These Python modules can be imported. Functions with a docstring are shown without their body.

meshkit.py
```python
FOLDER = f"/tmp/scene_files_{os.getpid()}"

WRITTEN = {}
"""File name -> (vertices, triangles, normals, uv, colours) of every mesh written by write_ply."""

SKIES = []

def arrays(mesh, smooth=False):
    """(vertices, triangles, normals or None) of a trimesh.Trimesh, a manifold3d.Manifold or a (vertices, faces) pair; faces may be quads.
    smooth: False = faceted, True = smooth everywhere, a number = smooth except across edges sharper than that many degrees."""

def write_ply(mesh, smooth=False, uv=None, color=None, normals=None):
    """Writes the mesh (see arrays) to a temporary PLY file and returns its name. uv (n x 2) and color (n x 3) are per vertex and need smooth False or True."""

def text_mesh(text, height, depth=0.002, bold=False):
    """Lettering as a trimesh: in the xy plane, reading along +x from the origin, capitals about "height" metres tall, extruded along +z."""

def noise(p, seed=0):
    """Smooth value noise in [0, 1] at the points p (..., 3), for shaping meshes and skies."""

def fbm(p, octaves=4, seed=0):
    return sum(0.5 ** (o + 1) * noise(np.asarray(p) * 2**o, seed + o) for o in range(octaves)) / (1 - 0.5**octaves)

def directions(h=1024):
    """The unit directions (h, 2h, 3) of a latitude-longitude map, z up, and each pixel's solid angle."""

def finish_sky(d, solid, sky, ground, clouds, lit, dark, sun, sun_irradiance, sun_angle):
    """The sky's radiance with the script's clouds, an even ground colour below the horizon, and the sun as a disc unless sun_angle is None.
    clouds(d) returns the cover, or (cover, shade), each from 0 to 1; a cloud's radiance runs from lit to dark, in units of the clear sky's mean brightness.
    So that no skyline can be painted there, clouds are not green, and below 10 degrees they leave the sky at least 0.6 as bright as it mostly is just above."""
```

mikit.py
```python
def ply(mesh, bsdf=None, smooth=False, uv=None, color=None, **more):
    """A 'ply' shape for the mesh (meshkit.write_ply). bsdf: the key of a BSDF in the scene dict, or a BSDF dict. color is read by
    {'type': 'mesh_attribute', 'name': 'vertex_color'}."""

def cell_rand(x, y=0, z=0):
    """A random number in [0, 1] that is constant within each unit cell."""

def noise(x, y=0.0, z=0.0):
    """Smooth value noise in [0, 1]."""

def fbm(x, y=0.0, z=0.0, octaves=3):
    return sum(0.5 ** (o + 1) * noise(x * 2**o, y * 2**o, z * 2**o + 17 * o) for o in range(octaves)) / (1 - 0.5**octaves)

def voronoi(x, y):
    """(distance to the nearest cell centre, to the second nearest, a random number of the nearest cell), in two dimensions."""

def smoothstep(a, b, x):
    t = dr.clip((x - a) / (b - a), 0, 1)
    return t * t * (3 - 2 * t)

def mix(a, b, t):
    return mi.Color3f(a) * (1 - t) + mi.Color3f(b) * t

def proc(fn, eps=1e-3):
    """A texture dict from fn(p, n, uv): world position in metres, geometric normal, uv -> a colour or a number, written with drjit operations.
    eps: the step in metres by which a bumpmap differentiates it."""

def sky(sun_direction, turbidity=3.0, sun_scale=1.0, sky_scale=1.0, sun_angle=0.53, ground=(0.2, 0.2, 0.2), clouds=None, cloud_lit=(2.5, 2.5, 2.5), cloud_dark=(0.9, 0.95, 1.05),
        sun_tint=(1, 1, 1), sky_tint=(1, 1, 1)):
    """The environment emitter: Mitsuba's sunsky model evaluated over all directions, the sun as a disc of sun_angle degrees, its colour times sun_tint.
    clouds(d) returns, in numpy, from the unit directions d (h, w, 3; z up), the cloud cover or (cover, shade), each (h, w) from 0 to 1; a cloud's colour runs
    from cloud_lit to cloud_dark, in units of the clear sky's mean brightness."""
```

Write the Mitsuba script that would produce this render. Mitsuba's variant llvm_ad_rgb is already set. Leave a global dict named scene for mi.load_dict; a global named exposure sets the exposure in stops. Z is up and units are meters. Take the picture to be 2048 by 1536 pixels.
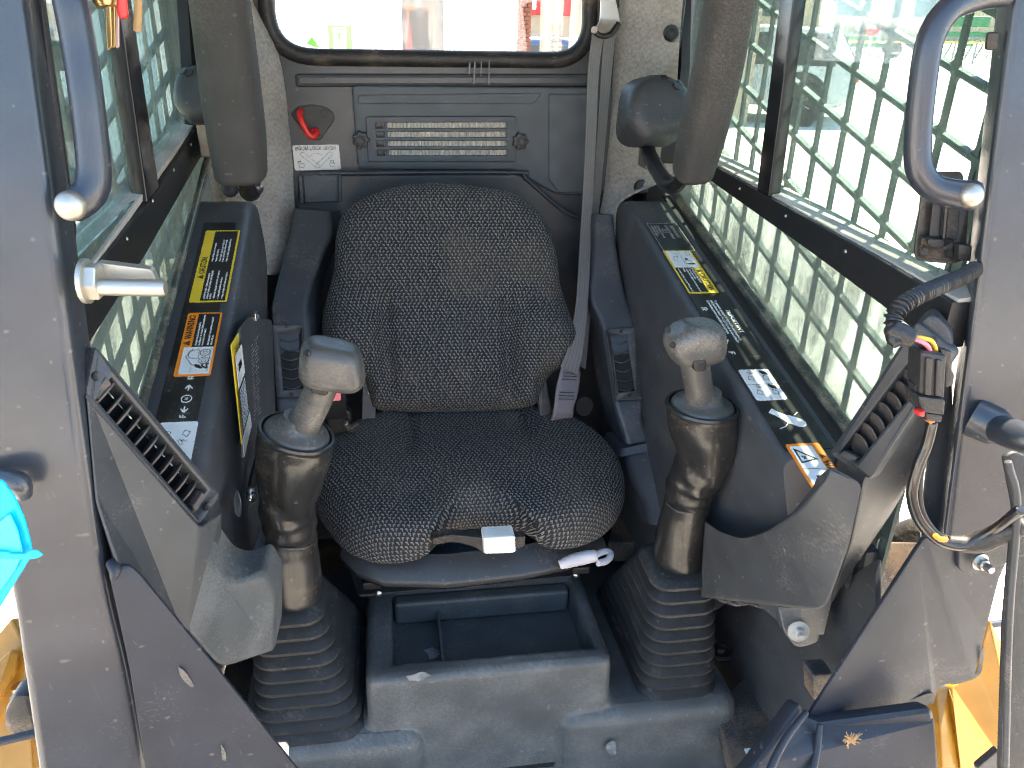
import math
import numpy as np
import trimesh
import manifold3d as m3
import drjit as dr
import mitsuba as mi
import mikit
import meshkit
from mikit import noise, fbm, cell_rand, smoothstep, mix, proc
from shapely.geometry import Polygon, LineString

T = mi.ScalarTransform4f
scene, labels = {}, {}
RNG = np.random.default_rng(7)

# ---------------------------------------------------------------- camera, sky, exposure
_o, _t, _u = [np.float64(-0.136), np.float64(0.0), np.float64(1.75)], [np.float64(0.01682), np.float64(0.90353), np.float64(1.34965)], [np.float64(0.03576), np.float64(0.39979), np.float64(0.91591)]
scene['camera'] = {'type': 'perspective', 'fov': 67.0032, 'fov_axis': 'x', 'near_clip': 0.02, 'far_clip': 900.0,
                   'to_world': T().look_at(origin=_o, target=_t, up=_u)}
scene['sky'] = mikit.sky((0.26, 0.20, 0.94), turbidity=3, ground=(0.42, 0.40, 0.37), sky_tint=(1.0, 0.935, 0.83))
exposure = 4.5


# ---------------------------------------------------------------- helpers: geometry
A = np.asarray


def nrm(v):
    v = A(v, float)
    return v / max(np.linalg.norm(v), 1e-12)


def cat(*ms):
    return trimesh.util.concatenate([m for m in ms if m is not None])


def tm(v, f):
    return trimesh.Trimesh(A(v, float), A(f, int), process=False)


def fillet(pts, r, n=5):
    """Rounds every corner of a closed polygon (2D or 3D points); r is one radius or one per corner."""
    p = [A(q, float) for q in pts]
    k = len(p)
    rs = [r] * k if np.isscalar(r) else list(r)
    out = []
    for i in range(k):
        a, b, c = p[i - 1], p[i], p[(i + 1) % k]
        la, lc = np.linalg.norm(a - b), np.linalg.norm(c - b)
        d = min(rs[i], 0.45 * la, 0.45 * lc)
        if d < 1e-5:
            out.append(b)
            continue
        s, e = b + (a - b) / la * d, b + (c - b) / lc * d
        for t in np.linspace(0, 1, n + 1):
            out.append((1 - t) ** 2 * s + 2 * t * (1 - t) * b + t * t * e)
    return out


def inset(p, d):
    """Moves a counter-clockwise ring inwards by d, vertex by vertex."""
    p = A(p, float)
    a, c = np.roll(p, 1, 0), np.roll(p, -1, 0)
    t1, t2 = p - a, c - p
    t1 /= np.maximum(np.linalg.norm(t1, axis=1, keepdims=True), 1e-9)
    t2 /= np.maximum(np.linalg.norm(t2, axis=1, keepdims=True), 1e-9)
    n1, n2 = np.stack([-t1[:, 1], t1[:, 0]], 1), np.stack([-t2[:, 1], t2[:, 0]], 1)
    b = n1 + n2
    b /= np.maximum((b * n1).sum(1, keepdims=True), 0.35)
    return p + b * d / 1.0


def area2(p):
    p = A(p)
    q = np.roll(p, -1, 0)
    return 0.5 * (p[:, 0] * q[:, 1] - q[:, 0] * p[:, 1]).sum()


def frame(pts, out):
    p = A(pts, float)
    c = p.mean(0)
    q = np.roll(p, -1, 0)
    n = nrm(np.cross(p - c, q - c).sum(0))
    if n @ A(out, float) < 0:
        n = -n
    x = nrm(np.cross([0, 0, 1], n) if abs(n[2]) < 0.95 else np.cross(n, [1, 0, 0]))
    return c, x, np.cross(n, x), n


def slab(pts, th, r=0.0, bev=0.002, out=(0, -1, 0.35), holes=(), steps=2, back=None):
    """A plate: the polygon pts (3D) is its front, facing `out`; th thick, corners rounded by r, edges rounded by bev."""
    pts = fillet(pts, r) if not (np.isscalar(r) and r == 0) else [A(q, float) for q in pts]
    c, x, y, n = frame(pts, out)
    rings = []
    for k, ring in enumerate([pts] + [list(h) for h in holes]):
        q = A(ring, float) - c
        hq = q @ n
        q = np.stack([q @ x, q @ y], 1)
        if (area2(q) > 0) == (k > 0):
            q, hq = q[::-1], hq[::-1]
        rings.append((q, hq[:, None] * n))
    bk = -n * th if back is None else A(back, float)
    bev = min(bev, 0.45 * np.linalg.norm(bk))
    lev = []
    for s in np.linspace(0, 1, steps + 1):
        lev.append((bev * (1 - math.sin(s * math.pi / 2)), bev * (1 - math.cos(s * math.pi / 2)) / np.linalg.norm(bk)))
    lev = lev + [(a, 1 - b) for a, b in lev[::-1]]
    V, F, base = [], [], 0
    caps = [[], []]
    for q, hn in rings:
        m = len(q)
        idx = []
        for li, (ins, dep) in enumerate(lev):
            w = inset(q, ins) if ins > 1e-7 else q
            V.append(c + w[:, :1] * x + w[:, 1:] * y + hn + bk * dep)
            idx.append(base + np.arange(m))
            base += m
            if li == 0:
                caps[0].append((w, idx[0]))
            if li == len(lev) - 1:
                caps[1].append((w, idx[-1]))
        for a, b in zip(idx[:-1], idx[1:]):
            an, bn = np.roll(a, -1), np.roll(b, -1)
            F += [np.stack([a, b, bn], 1), np.stack([a, bn, an], 1)]
    for k, cp in enumerate(caps):
        tri = m3.triangulate([w for w, _ in cp])
        ids = np.concatenate([i for _, i in cp])
        t = ids[A(tri)]
        F.append(t if k == 0 else t[:, ::-1])
    return tm(np.vstack(V), np.vstack(F))


def loft(rings, cap=True, closed=True):
    k, V, F = len(rings[0]), np.vstack(rings), []
    for i in range(len(rings) - 1):
        a = i * k + np.arange(k)
        b = a + k
        an, bn = np.roll(a, -1), np.roll(b, -1)
        if not closed:
            a, b, an, bn = a[:-1], b[:-1], an[:-1], bn[:-1]
        F += [np.stack([a, an, bn], 1), np.stack([a, bn, b], 1)]
    V = [V]
    if cap:
        for ring, base, fl in ((rings[0], 0, True), (rings[-1], (len(rings) - 1) * k, False)):
            ci = sum(len(v) for v in V)
            V.append(A(ring).mean(0)[None])
            a = base + np.arange(k)
            t = np.stack([a, np.roll(a, -1), np.full(k, ci)], 1)
            F.append(t[:, ::-1] if fl else t)
    m = tm(np.vstack(V), np.vstack(F))
    if cap and m.volume < 0:
        m.invert()
    return m


def spline(p, sub=6):
    p = A(p, float)
    if len(p) < 3:
        return np.vstack([p[0] + (p[1] - p[0]) * t for t in np.linspace(0, 1, sub + 1)])
    q = np.vstack([2 * p[0] - p[1], p, 2 * p[-1] - p[-2]])
    out = []
    for i in range(1, len(q) - 2):
        a, b, c, d = q[i - 1:i + 3]
        for t in np.arange(sub) / sub:
            out.append(0.5 * (2 * b + (c - a) * t + (2 * a - 5 * b + 4 * c - d) * t * t + (3 * b - a - 3 * c + d) * t ** 3))
    out.append(p[-1])
    return np.vstack(out)


def frames(p):
    t = np.gradient(p, axis=0)
    t /= np.linalg.norm(t, axis=1, keepdims=True) + 1e-12
    u = np.cross(t[0], [0, 0, 1.0] if abs(t[0][2]) < 0.9 else [0, 1.0, 0])
    us = []
    for k in range(len(p)):
        u = nrm(u - t[k] * (u @ t[k]))
        us.append(u)
    us = A(us)
    return t, us, np.cross(t, us)


def tube(path, r, n=14, sub=6, round_ends=True):
    """A round bar along a smooth path; r is one radius or one per path point."""
    p = A(path, float)
    rr = np.broadcast_to(A(r, float), (len(p),))
    q = spline(np.column_stack([p, rr]), sub) if sub else np.column_stack([p, rr])
    p, rr = q[:, :3], q[:, 3]
    t, u, v = frames(p)
    ang = np.arange(n) * 2 * math.pi / n
    rings = [p[k] + rr[k] * (np.cos(ang)[:, None] * u[k] + np.sin(ang)[:, None] * v[k]) for k in range(len(p))]
    if round_ends:
        def endring(k, s):
            c = p[k]
            return [c + s * t[k] * rr[k] * 0.35 * math.sin(a) + rr[k] * (1 - 0.35 + 0.35 * math.cos(a)) * (np.cos(ang)[:, None] * u[k] + np.sin(ang)[:, None] * v[k]) for a in (0.6, 1.1, 1.57)]
        rings = endring(0, -1)[::-1] + rings + endring(len(p) - 1, 1)
    return loft(rings)


def rb(c, s, r=0.004, R=None, sub=1):
    """A box of size s about c with edges rounded by r; R holds its axes as columns."""
    h = np.maximum(A(s, float) / 2 - r, 1e-5)
    sp = trimesh.creation.icosphere(subdivisions=sub, radius=r).vertices
    pts = np.vstack([sp + h * A(k) for k in np.ndindex(2, 2, 2) for k in [2 * A(k) - 1]])
    m = trimesh.convex.convex_hull(pts)
    v = A(m.vertices)
    if R is not None:
        v = v @ A(R, float).T
    return tm(v + A(c, float), m.faces)


def axes(x, y):
    """Right-handed axes with first column along x and second near y."""
    x = nrm(x)
    z = nrm(np.cross(x, y))
    return np.stack([x, np.cross(z, x), z], 1)


def lathe(prof, c, ax, n=28):
    """prof: (radius, height) pairs turned about the axis ax through c."""
    ax = nrm(ax)
    u = nrm(np.cross(ax, [0, 0, 1.0] if abs(ax[2]) < 0.9 else [1.0, 0, 0]))
    v = np.cross(ax, u)
    ang = np.arange(n) * 2 * math.pi / n
    return loft([A(c, float) + ax * h + max(r, 1e-5) * (np.cos(ang)[:, None] * u + np.sin(ang)[:, None] * v) for r, h in prof])


def hexnut(c, ax, r, h):
    return lathe([(r, 0), (r, h * 0.85), (r * 0.9, h)], c, ax, 6)


def cushion(outline, n, rim, dome, depth, bump=None, rings=22, roll=0.012):
    """Upholstery: a closed outline (3D, roughly planar) puffed up along n; rounded rim, wall down by depth; returns the mesh and uv in metres."""
    o = A(outline, float)
    c0, x, y, n = frame(o, n)
    q = np.stack([(o - c0) @ x, (o - c0) @ y], 1)
    hgt = (o - c0) @ n
    if area2(q) < 0:
        q, hgt = q[::-1], hgt[::-1]
    cen = q.mean(0)
    R = np.linalg.norm(q - cen, axis=1)
    outn = -(inset(q, 1.0) - q)
    outn /= np.linalg.norm(outn, axis=1, keepdims=True)
    V, U = [], []
    for s in (1.0, 0.55, 0.15):
        ins = roll * s ** 2
        V.append(c0 + (q - outn * ins)[:, :1] * x + (q - outn * ins)[:, 1:] * y + (hgt - depth * s)[:, None] * n)
        U.append(q + outn * (rim * 0.57 + depth * s))
    ts = np.concatenate([np.linspace(0, 1, 9) ** 1.6 * 0.3, np.linspace(0.3, 0.985, rings)[1:]])
    for t in ts:
        w = cen + (q - cen) * (1 - t)
        d = np.minimum(t * R, rim)
        h = np.sqrt(np.maximum(rim ** 2 - (rim - d) ** 2, 0)) + dome * (1 - (1 - t) ** 2)
        if bump is not None:
            h = h + bump(w[:, 0], w[:, 1]) * np.minimum(t * R / rim, 1) ** 0.5
        V.append(c0 + w[:, :1] * x + w[:, 1:] * y + (hgt * (1 - t) + h)[:, None] * n)
        U.append(w + outn * (rim * 0.57 * np.maximum(1 - d / rim, 0))[:, None])
    m = loft(V, cap=True)
    W = A(V)[::-1]
    arc = np.vstack([R[None] * .015, R[None] * .015 + np.cumsum(np.linalg.norm(np.diff(W, axis=0), axis=2), axis=0)])[::-1]
    dirs = (q - cen) / R[:, None]
    uv = np.vstack([(dirs[None] * arc[:, :, None]).reshape(-1, 2), np.zeros((2, 2))])
    return m, uv


def uvsub(m):
    return m


def letters(s, h, w=None, bold=False):
    """Flat lettering h tall, squeezed to the width w."""
    m = meshkit.text_mesh(s, h, 0.0002, bold)
    if w:
        v = A(m.vertices)
        v[:, 0] *= w / max(v[:, 0].max(), 1e-6)
        m = tm(v, m.faces)
    return m


def flat(poly, d=0.0003):
    """A thin printed patch from 2D points in a decal's plane."""
    p = Polygon(poly) if not hasattr(poly, 'geoms') and not isinstance(poly, Polygon) else poly
    gs = getattr(p, 'geoms', [p])
    return cat(*[trimesh.creation.extrude_polygon(g, d, engine='earcut') for g in gs if g.area > 0])


def line(pts, w, d=0.0003):
    return flat(LineString(pts).buffer(w / 2, cap_style=2, join_style=2), d)


def rect(x, y, w, h):
    return [(x, y), (x + w, y), (x + w, y + h), (x, y + h)]


def rrect(x, y, w, h, r, n=4):
    return [tuple(q) for q in fillet(rect(x, y, w, h), r, n)]


class Sheet:
    """A sticker's own plane: origin o, reading direction xd, up direction yd."""

    def __init__(self, o, xd, yd):
        self.o, self.x = A(o, float), nrm(xd)
        self.n = nrm(np.cross(self.x, yd))
        self.y = np.cross(self.n, self.x)

    def put(self, m, lift):
        v = A(m.vertices)
        return tm(self.o + v[:, :1] * self.x + v[:, 1:2] * self.y + (v[:, 2:] + lift) * self.n, m.faces)


def E(key, mesh, mat, smooth=35, label=None, cat=None, group=None, kind=None, uv=None):
    """Adds one entry to the scene (numbered when the key is taken) and returns its key."""
    k, i = key, 0
    while k in scene or k in labels:
        i += 1
        k = '%s_%03d' % (key, i)
    scene[k] = mikit.ply(mesh, mat, smooth=smooth, uv=uv)
    mark(k, label, cat, group, kind)
    return k


def mark(k, label=None, cat=None, group=None, kind=None):
    d = {a: b for a, b in (('label', label), ('category', cat), ('group', group), ('kind', kind)) if b}
    if d:
        labels[k] = d


def smear(pts, th=0.0006, seed=0, rough=0.35, out=(0, -1, .35)):
    """A thin crust with a ragged outline over the outline pts (3D)."""
    p = spline(np.vstack([pts, pts[:1]]), 7)[:-1]
    c = p.mean(0)
    g = np.random.default_rng(seed)
    tt = np.linspace(0, 2 * math.pi, len(p), endpoint=False)
    w_ = sum(np.sin(k * tt + 6.28 * g.random()) * g.random() / k ** .5 for k in (2, 3, 5, 8, 13))
    f = 1 - rough * (.5 + .25 * w_ + .12 * g.random(len(p)))[:, None]
    q = c + (p - c) * f
    cc, x, y, n = frame(q, out)
    flat_ = [cc + ((a - cc) @ x) * x + ((a - cc) @ y) * y + n * th for a in q]
    pl = Polygon([((a - cc) @ x, (a - cc) @ y) for a in q]).buffer(0)
    pl = max(getattr(pl, 'geoms', [pl]), key=lambda s: s.area)
    q2 = [cc + u * x + v * y + n * th for u, v in list(pl.exterior.coords)[:-1]]
    return slab(q2, th * 1.5, 0, 0, out)


# ---------------------------------------------------------------- materials
def two(d):
    return {'type': 'twosided', 'b': d}


def rgb(*c):
    return {'type': 'rgb', 'value': list(c)}


def mat(name, color, rough=0.5, metal=0.0, coat=0.0, spec=0.5, bump=None, bscale=1.0, sheen=0.0, crough=0.1):
    col = proc(color) if callable(color) else rgb(*color)
    d = {'type': 'principled', 'base_color': col, 'roughness': proc(rough) if callable(rough) else rough, 'metallic': metal, 'specular': spec}
    if coat:
        d['clearcoat'] = coat
        d['clearcoat_gloss'] = 1 - crough
    if sheen:
        d['sheen'] = sheen
    if bump is not None:
        d = {'type': 'bumpmap', 'b': d, 't': proc(bump, eps=0.0006), 'scale': bscale}
    scene[name] = two(d)


def dusty(base, dust, k=9.0, lo=0.52, hi=0.72, amt=0.8, fine=240.0):
    """Plastic or paint with irregular dirt patches, fine grit and hairline scratches."""
    def fn(p, n, uv):
        a = fbm(p.x * k, p.y * k, p.z * k, 4)
        g = fbm((p.x + 0.6 * p.y) * fine * 2, (p.y - 0.6 * p.z) * fine * 2, (p.z + 0.6 * p.x) * fine * 2, 3)
        m = smoothstep(lo, hi, a * 0.62 + g * 0.38) * amt
        sp = smoothstep(0.88, 0.95, noise(p.x * 130 + 7, p.y * 130, p.z * 130 + 3)) * 0.35
        s = smoothstep(0.93, 0.97, noise(p.x * 300 + p.z * 60, p.y * 60 + 3, p.z * 40)) * 0.12
        return mix(base, dust, dr.minimum(m + sp + s, 1)) * (0.85 + 0.3 * noise(p.x * 30, p.y * 30, p.z * 30))
    return fn


NAVY, DUST = (0.046, 0.051, 0.057), (0.17, 0.145, 0.115)


def grain(p, n, uv):
    return noise(p.x * 900, p.y * 900, p.z * 900)


mat('navy', dusty(NAVY, DUST, 8, 0.60, 0.82, 0.45), 0.4, coat=0.25, crough=0.25)
mat('navy_dirty', dusty((0.040, 0.048, 0.060), (0.20, 0.16, 0.12), 11, 0.54, 0.78, 0.5), 0.45, coat=0.15, crough=0.3)
mat('panel', dusty((0.072, 0.086, 0.098), (0.17, 0.165, 0.15), 6, 0.6, 0.85, 0.35), 0.55)
mat('tray', dusty((0.054, 0.060, 0.062), (0.17, 0.17, 0.16), 11, 0.42, 0.8, 0.55), 0.5)
mat('pod', dusty((0.036, 0.039, 0.042), (0.2, 0.17, 0.14), 16, 0.56, 0.78, 0.4), 0.48)
mat('paint', dusty((0.026, 0.031, 0.039), (0.2, 0.17, 0.14), 7, 0.6, 0.75, 0.3), 0.3, coat=0.6, crough=0.05)
mat('handle_paint', dusty((0.022, 0.025, 0.034), (0.15, 0.13, 0.1), 9, 0.62, 0.8, 0.2), 0.3, coat=0.5, crough=0.06)
mat('sheet', dusty((0.023, 0.026, 0.033), (0.2, 0.17, 0.14), 12, 0.6, 0.8, 0.3), 0.42, coat=0.1, crough=0.3, spec=0.35)
mat('black', (0.012, 0.012, 0.013), 0.45)
mat('black_gloss', (0.009, 0.009, 0.01), 0.14, coat=0.5)
mat('black_dusty', dusty((0.014, 0.014, 0.015), (0.16, 0.12, 0.08), 20, 0.5, 0.75, 0.6), 0.5)
mat('sleeve', dusty((0.014, 0.014, 0.014), (0.17, 0.13, 0.085), 26, 0.56, 0.8, 0.3), 0.27, coat=0.3)
mat('boot', dusty((0.017, 0.018, 0.019), (0.13, 0.12, 0.10), 30, 0.54, 0.85, 0.4), 0.62)
mat('grip', dusty((0.064, 0.061, 0.056), (0.19, 0.17, 0.14), 30, 0.45, 0.75, 0.5), 0.36)
mat('pad', dusty((0.031, 0.030, 0.028), (0.13, 0.11, 0.09), 5, 0.5, 0.8, 0.4), 0.75, bump=grain, bscale=0.0006)
mat('felt', lambda p, n, uv: mix((0.16, 0.155, 0.145), (0.5, 0.485, 0.455), fbm(p.x * 190, p.y * 190, p.z * 190, 3) * 0.75 + 0.45 * fbm(p.x * 16, p.y * 16, p.z * 12, 2) - 0.12) * mix((1, 1, 1), (0.85, 0.72, 0.56), smoothstep(0.5, 0.75, fbm(p.x * 9 + 4, p.y * 9, p.z * 7, 3))),
    0.95, spec=0.1, bump=lambda p, n, uv: fbm(p.x * 420, p.y * 420, p.z * 420, 2), bscale=0.0018)
mat('belt', lambda p, n, uv: mi.Color3f(0.15, 0.147, 0.15) * (0.62 + 0.38 * smoothstep(0.15, 0.5, dr.abs(dr.sin(uv.x * 15.7))) + 0.12 * noise(uv.y * 900, uv.x * 40)), 0.7)
mat('steel', (0.55, 0.53, 0.48), 0.32, metal=1.0)
mat('zinc', (0.50, 0.47, 0.40), 0.5, metal=1.0)
mat('bracket', dusty((0.28, 0.25, 0.21), (0.16, 0.10, 0.06), 30, 0.45, 0.7, 0.7), 0.4, metal=0.8)
mat('brass', (0.6, 0.42, 0.18), 0.3, metal=1.0)
mat('chrome', (0.7, 0.7, 0.7), 0.12, metal=1.0)
mat('red', (0.62, 0.02, 0.015), 0.35, coat=0.4)
mat('pink', (0.8, 0.2, 0.24), 0.4)
mat('wire_yellow', (0.8, 0.45, 0.03), 0.4)
mat('orange', (0.85, 0.2, 0.02), 0.4)
mat('white', (0.72, 0.72, 0.70), 0.35)
mat('white_sticker', lambda p, n, uv: mix((0.72, 0.71, 0.69), (0.45, 0.3, 0.22), smoothstep(0.66, 0.8, fbm(p.x * 60, p.y * 60, p.z * 25, 3))), 0.4)
mat('white_handle', dusty((0.66, 0.66, 0.62), (0.4, 0.34, 0.26), 40, 0.55, 0.8, 0.5), 0.4)
mat('lilac_handle', dusty((0.5, 0.48, 0.5), (0.34, 0.3, 0.26), 40, 0.55, 0.8, 0.4), 0.4)
mat('decal_black', dusty((0.012, 0.012, 0.012), (0.11, 0.1, 0.085), 30, 0.5, 0.8, 0.35), 0.28)
mat('decal_yellow', (0.72, 0.5, 0.03), 0.35)
mat('decal_orange', (0.85, 0.24, 0.015), 0.35)
mat('print_black', (0.012, 0.012, 0.012), 0.4)
mat('print_white', (0.75, 0.75, 0.73), 0.4)
mat('print_grey', (0.3, 0.3, 0.3), 0.4)
mat('green_print', (0.10, 0.30, 0.02), 0.5)
mat('blue_plastic', (0.0, 0.42, 0.85), 0.35)
mat('yellow_paint', dusty((0.36, 0.165, 0.012), (0.3, 0.18, 0.08), 10, 0.58, 0.8, 0.4), 0.36, coat=0.3)
mat('guard', dusty((0.085, 0.12, 0.108), (0.22, 0.19, 0.13), 14, 0.62, 0.8, 0.4), 0.45)
mat('tyre', dusty((0.015, 0.015, 0.015), (0.17, 0.14, 0.1), 40, 0.5, 0.75, 0.6), 0.8)
mat('latch', dusty((0.022, 0.019, 0.016), (0.12, 0.085, 0.055), 40, 0.5, 0.75, 0.6), 0.45)
mat('lock_plate', dusty((0.030, 0.030, 0.030), (0.12, 0.10, 0.08), 30, 0.5, 0.8, 0.5), 0.5)
mat('sill_dust', dusty((0.36, 0.34, 0.30), (0.5, 0.47, 0.42), 20, 0.4, 0.7, 0.8), 0.8)
mat('bucket_steel', dusty((0.075, 0.075, 0.078), (0.2, 0.17, 0.14), 6, 0.5, 0.75, 0.5), 0.5, metal=0.3)
mat('washer', (0.55, 0.54, 0.5), 0.5, metal=0.6)
mat('scuff', dusty((0.17, 0.185, 0.195), (0.07, 0.08, 0.086), 60, 0.45, 0.6, 0.8), 0.6)
mat('dry_mud', dusty((0.14, 0.122, 0.10), (0.07, 0.065, 0.058), 60, 0.45, 0.6, 0.8), 0.9)
mat('rust', dusty((0.035, 0.036, 0.04), (0.16, 0.115, 0.08), 16, 0.4, 0.62, 0.85), 0.65)
mat('filter', (0.78, 0.75, 0.68), 0.8)
mat('louver', dusty((0.05, 0.042, 0.038), (0.16, 0.12, 0.09), 30, 0.4, 0.8, 0.5), 0.6)
mat('belt_plain', (0.16, 0.15, 0.17), 0.75)
mat('pink_key', (0.6, 0.42, 0.42), 0.35, metal=0.7)
mat('cyan_plastic', (0.05, 0.62, 0.88), 0.35)
mat('teal_plastic', (0.0, 0.45, 0.5), 0.35)
mat('room_dark', dusty((0.03, 0.035, 0.03), (0.1, 0.1, 0.09), 3, 0.5, 0.6, 0.8), 0.8)
mat('car_blue', (0.03, 0.05, 0.12), 0.3, coat=0.7)
scene['strip_plastic'] = {'type': 'blendbsdf', 'weight': 0.55, 'a': {'type': 'thindielectric', 'specular_transmittance': rgb(0.95, 0.93, 0.88)}, 'b': two({'type': 'diffuse', 'reflectance': rgb(0.6, 0.56, 0.5)})}
mat('straw', (0.42, 0.25, 0.11), 0.8)


def weave(p, n, uv):
    u, v = uv.x / 0.0078, uv.y / 0.0062
    row = dr.floor(v)
    u2 = u + 0.5 * (row - 2 * dr.floor(row / 2))
    fu, fv = u2 - dr.floor(u2), v - row
    r = cell_rand(dr.floor(u2), row, 5)
    bar = (1 - smoothstep(0.18, 0.30, dr.abs(fu - 0.46))) * (1 - smoothstep(0.13, 0.24, dr.abs(fv - 0.62)))
    leg = (1 - smoothstep(0.07, 0.16, dr.abs(fu - 0.28 - 0.36 * smoothstep(0.5, 0.51, r)))) * (1 - smoothstep(0.3, 0.42, dr.abs(fv - 0.42)))
    return dr.maximum(bar, leg) * (0.55 + 0.45 * r)


def fabric(p, n, uv):
    w = weave(p, n, uv)
    d = smoothstep(0.5, 0.75, fbm(p.x * 11, p.y * 11, p.z * 11, 4)) * 0.14
    base = mix((0.022, 0.023, 0.025), (0.20, 0.20, 0.195), w)
    return mix(base, (0.2, 0.16, 0.115), d * (0.5 + 0.5 * noise(p.x * 500, p.y * 500, p.z * 500)))


mat('fabric', fabric, 0.9, spec=0.15, bump=lambda p, n, uv: weave(p, n, uv), bscale=0.0009, sheen=0.15)


def concrete(p, n, uv):
    a = fbm(p.x * 0.6, p.y * 0.6, 0, 4)
    c = mix((0.4, 0.385, 0.35), (0.56, 0.54, 0.49), a) * (0.9 + 0.2 * noise(p.x * 20, p.y * 20, 1))
    e = p.y + 0.9 * (fbm(p.x * 1.3, p.y * 1.3, 4, 4) - 0.5)   # strip of trodden brown soil in front of the machine
    soil = smoothstep(-5.8, -5.4, e) * (1 - smoothstep(-1.7, -1.4, e))
    return mix(c, mix((0.17, 0.135, 0.105), (0.25, 0.20, 0.16), fbm(p.x * 5, p.y * 5, 2, 3)), soil)


mat('ground_mat', concrete, 0.9, spec=0.2)
mat('wall_white', lambda p, n, uv: mix((0.76, 0.75, 0.73), (0.82, 0.81, 0.79), fbm(p.x, p.y, p.z, 3)), 0.8)
mat('brick', (0.22, 0.08, 0.05), 0.9)
mat('shop_block', lambda p, n, uv: mix((0.50, 0.48, 0.48), (0.56, 0.54, 0.54), cell_rand(p.x * 4, 0, p.z * 12)), 0.9)
mat('mortar', (0.3, 0.27, 0.24), 0.9)
mat('silver_paint', (0.42, 0.45, 0.46), 0.3, coat=0.8)
mat('white_paint', (0.75, 0.76, 0.76), 0.3, coat=0.6)
mat('dark_glass', (0.02, 0.025, 0.028), 0.08, coat=0.8)
mat('machine_green', (0.05, 0.20, 0.09), 0.5)
mat('tan_wall', (0.45, 0.36, 0.26), 0.9)
mat('pale_blue', (0.48, 0.64, 0.70), 0.5)
mat('grey_part', (0.2, 0.2, 0.2), 0.6)


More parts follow.
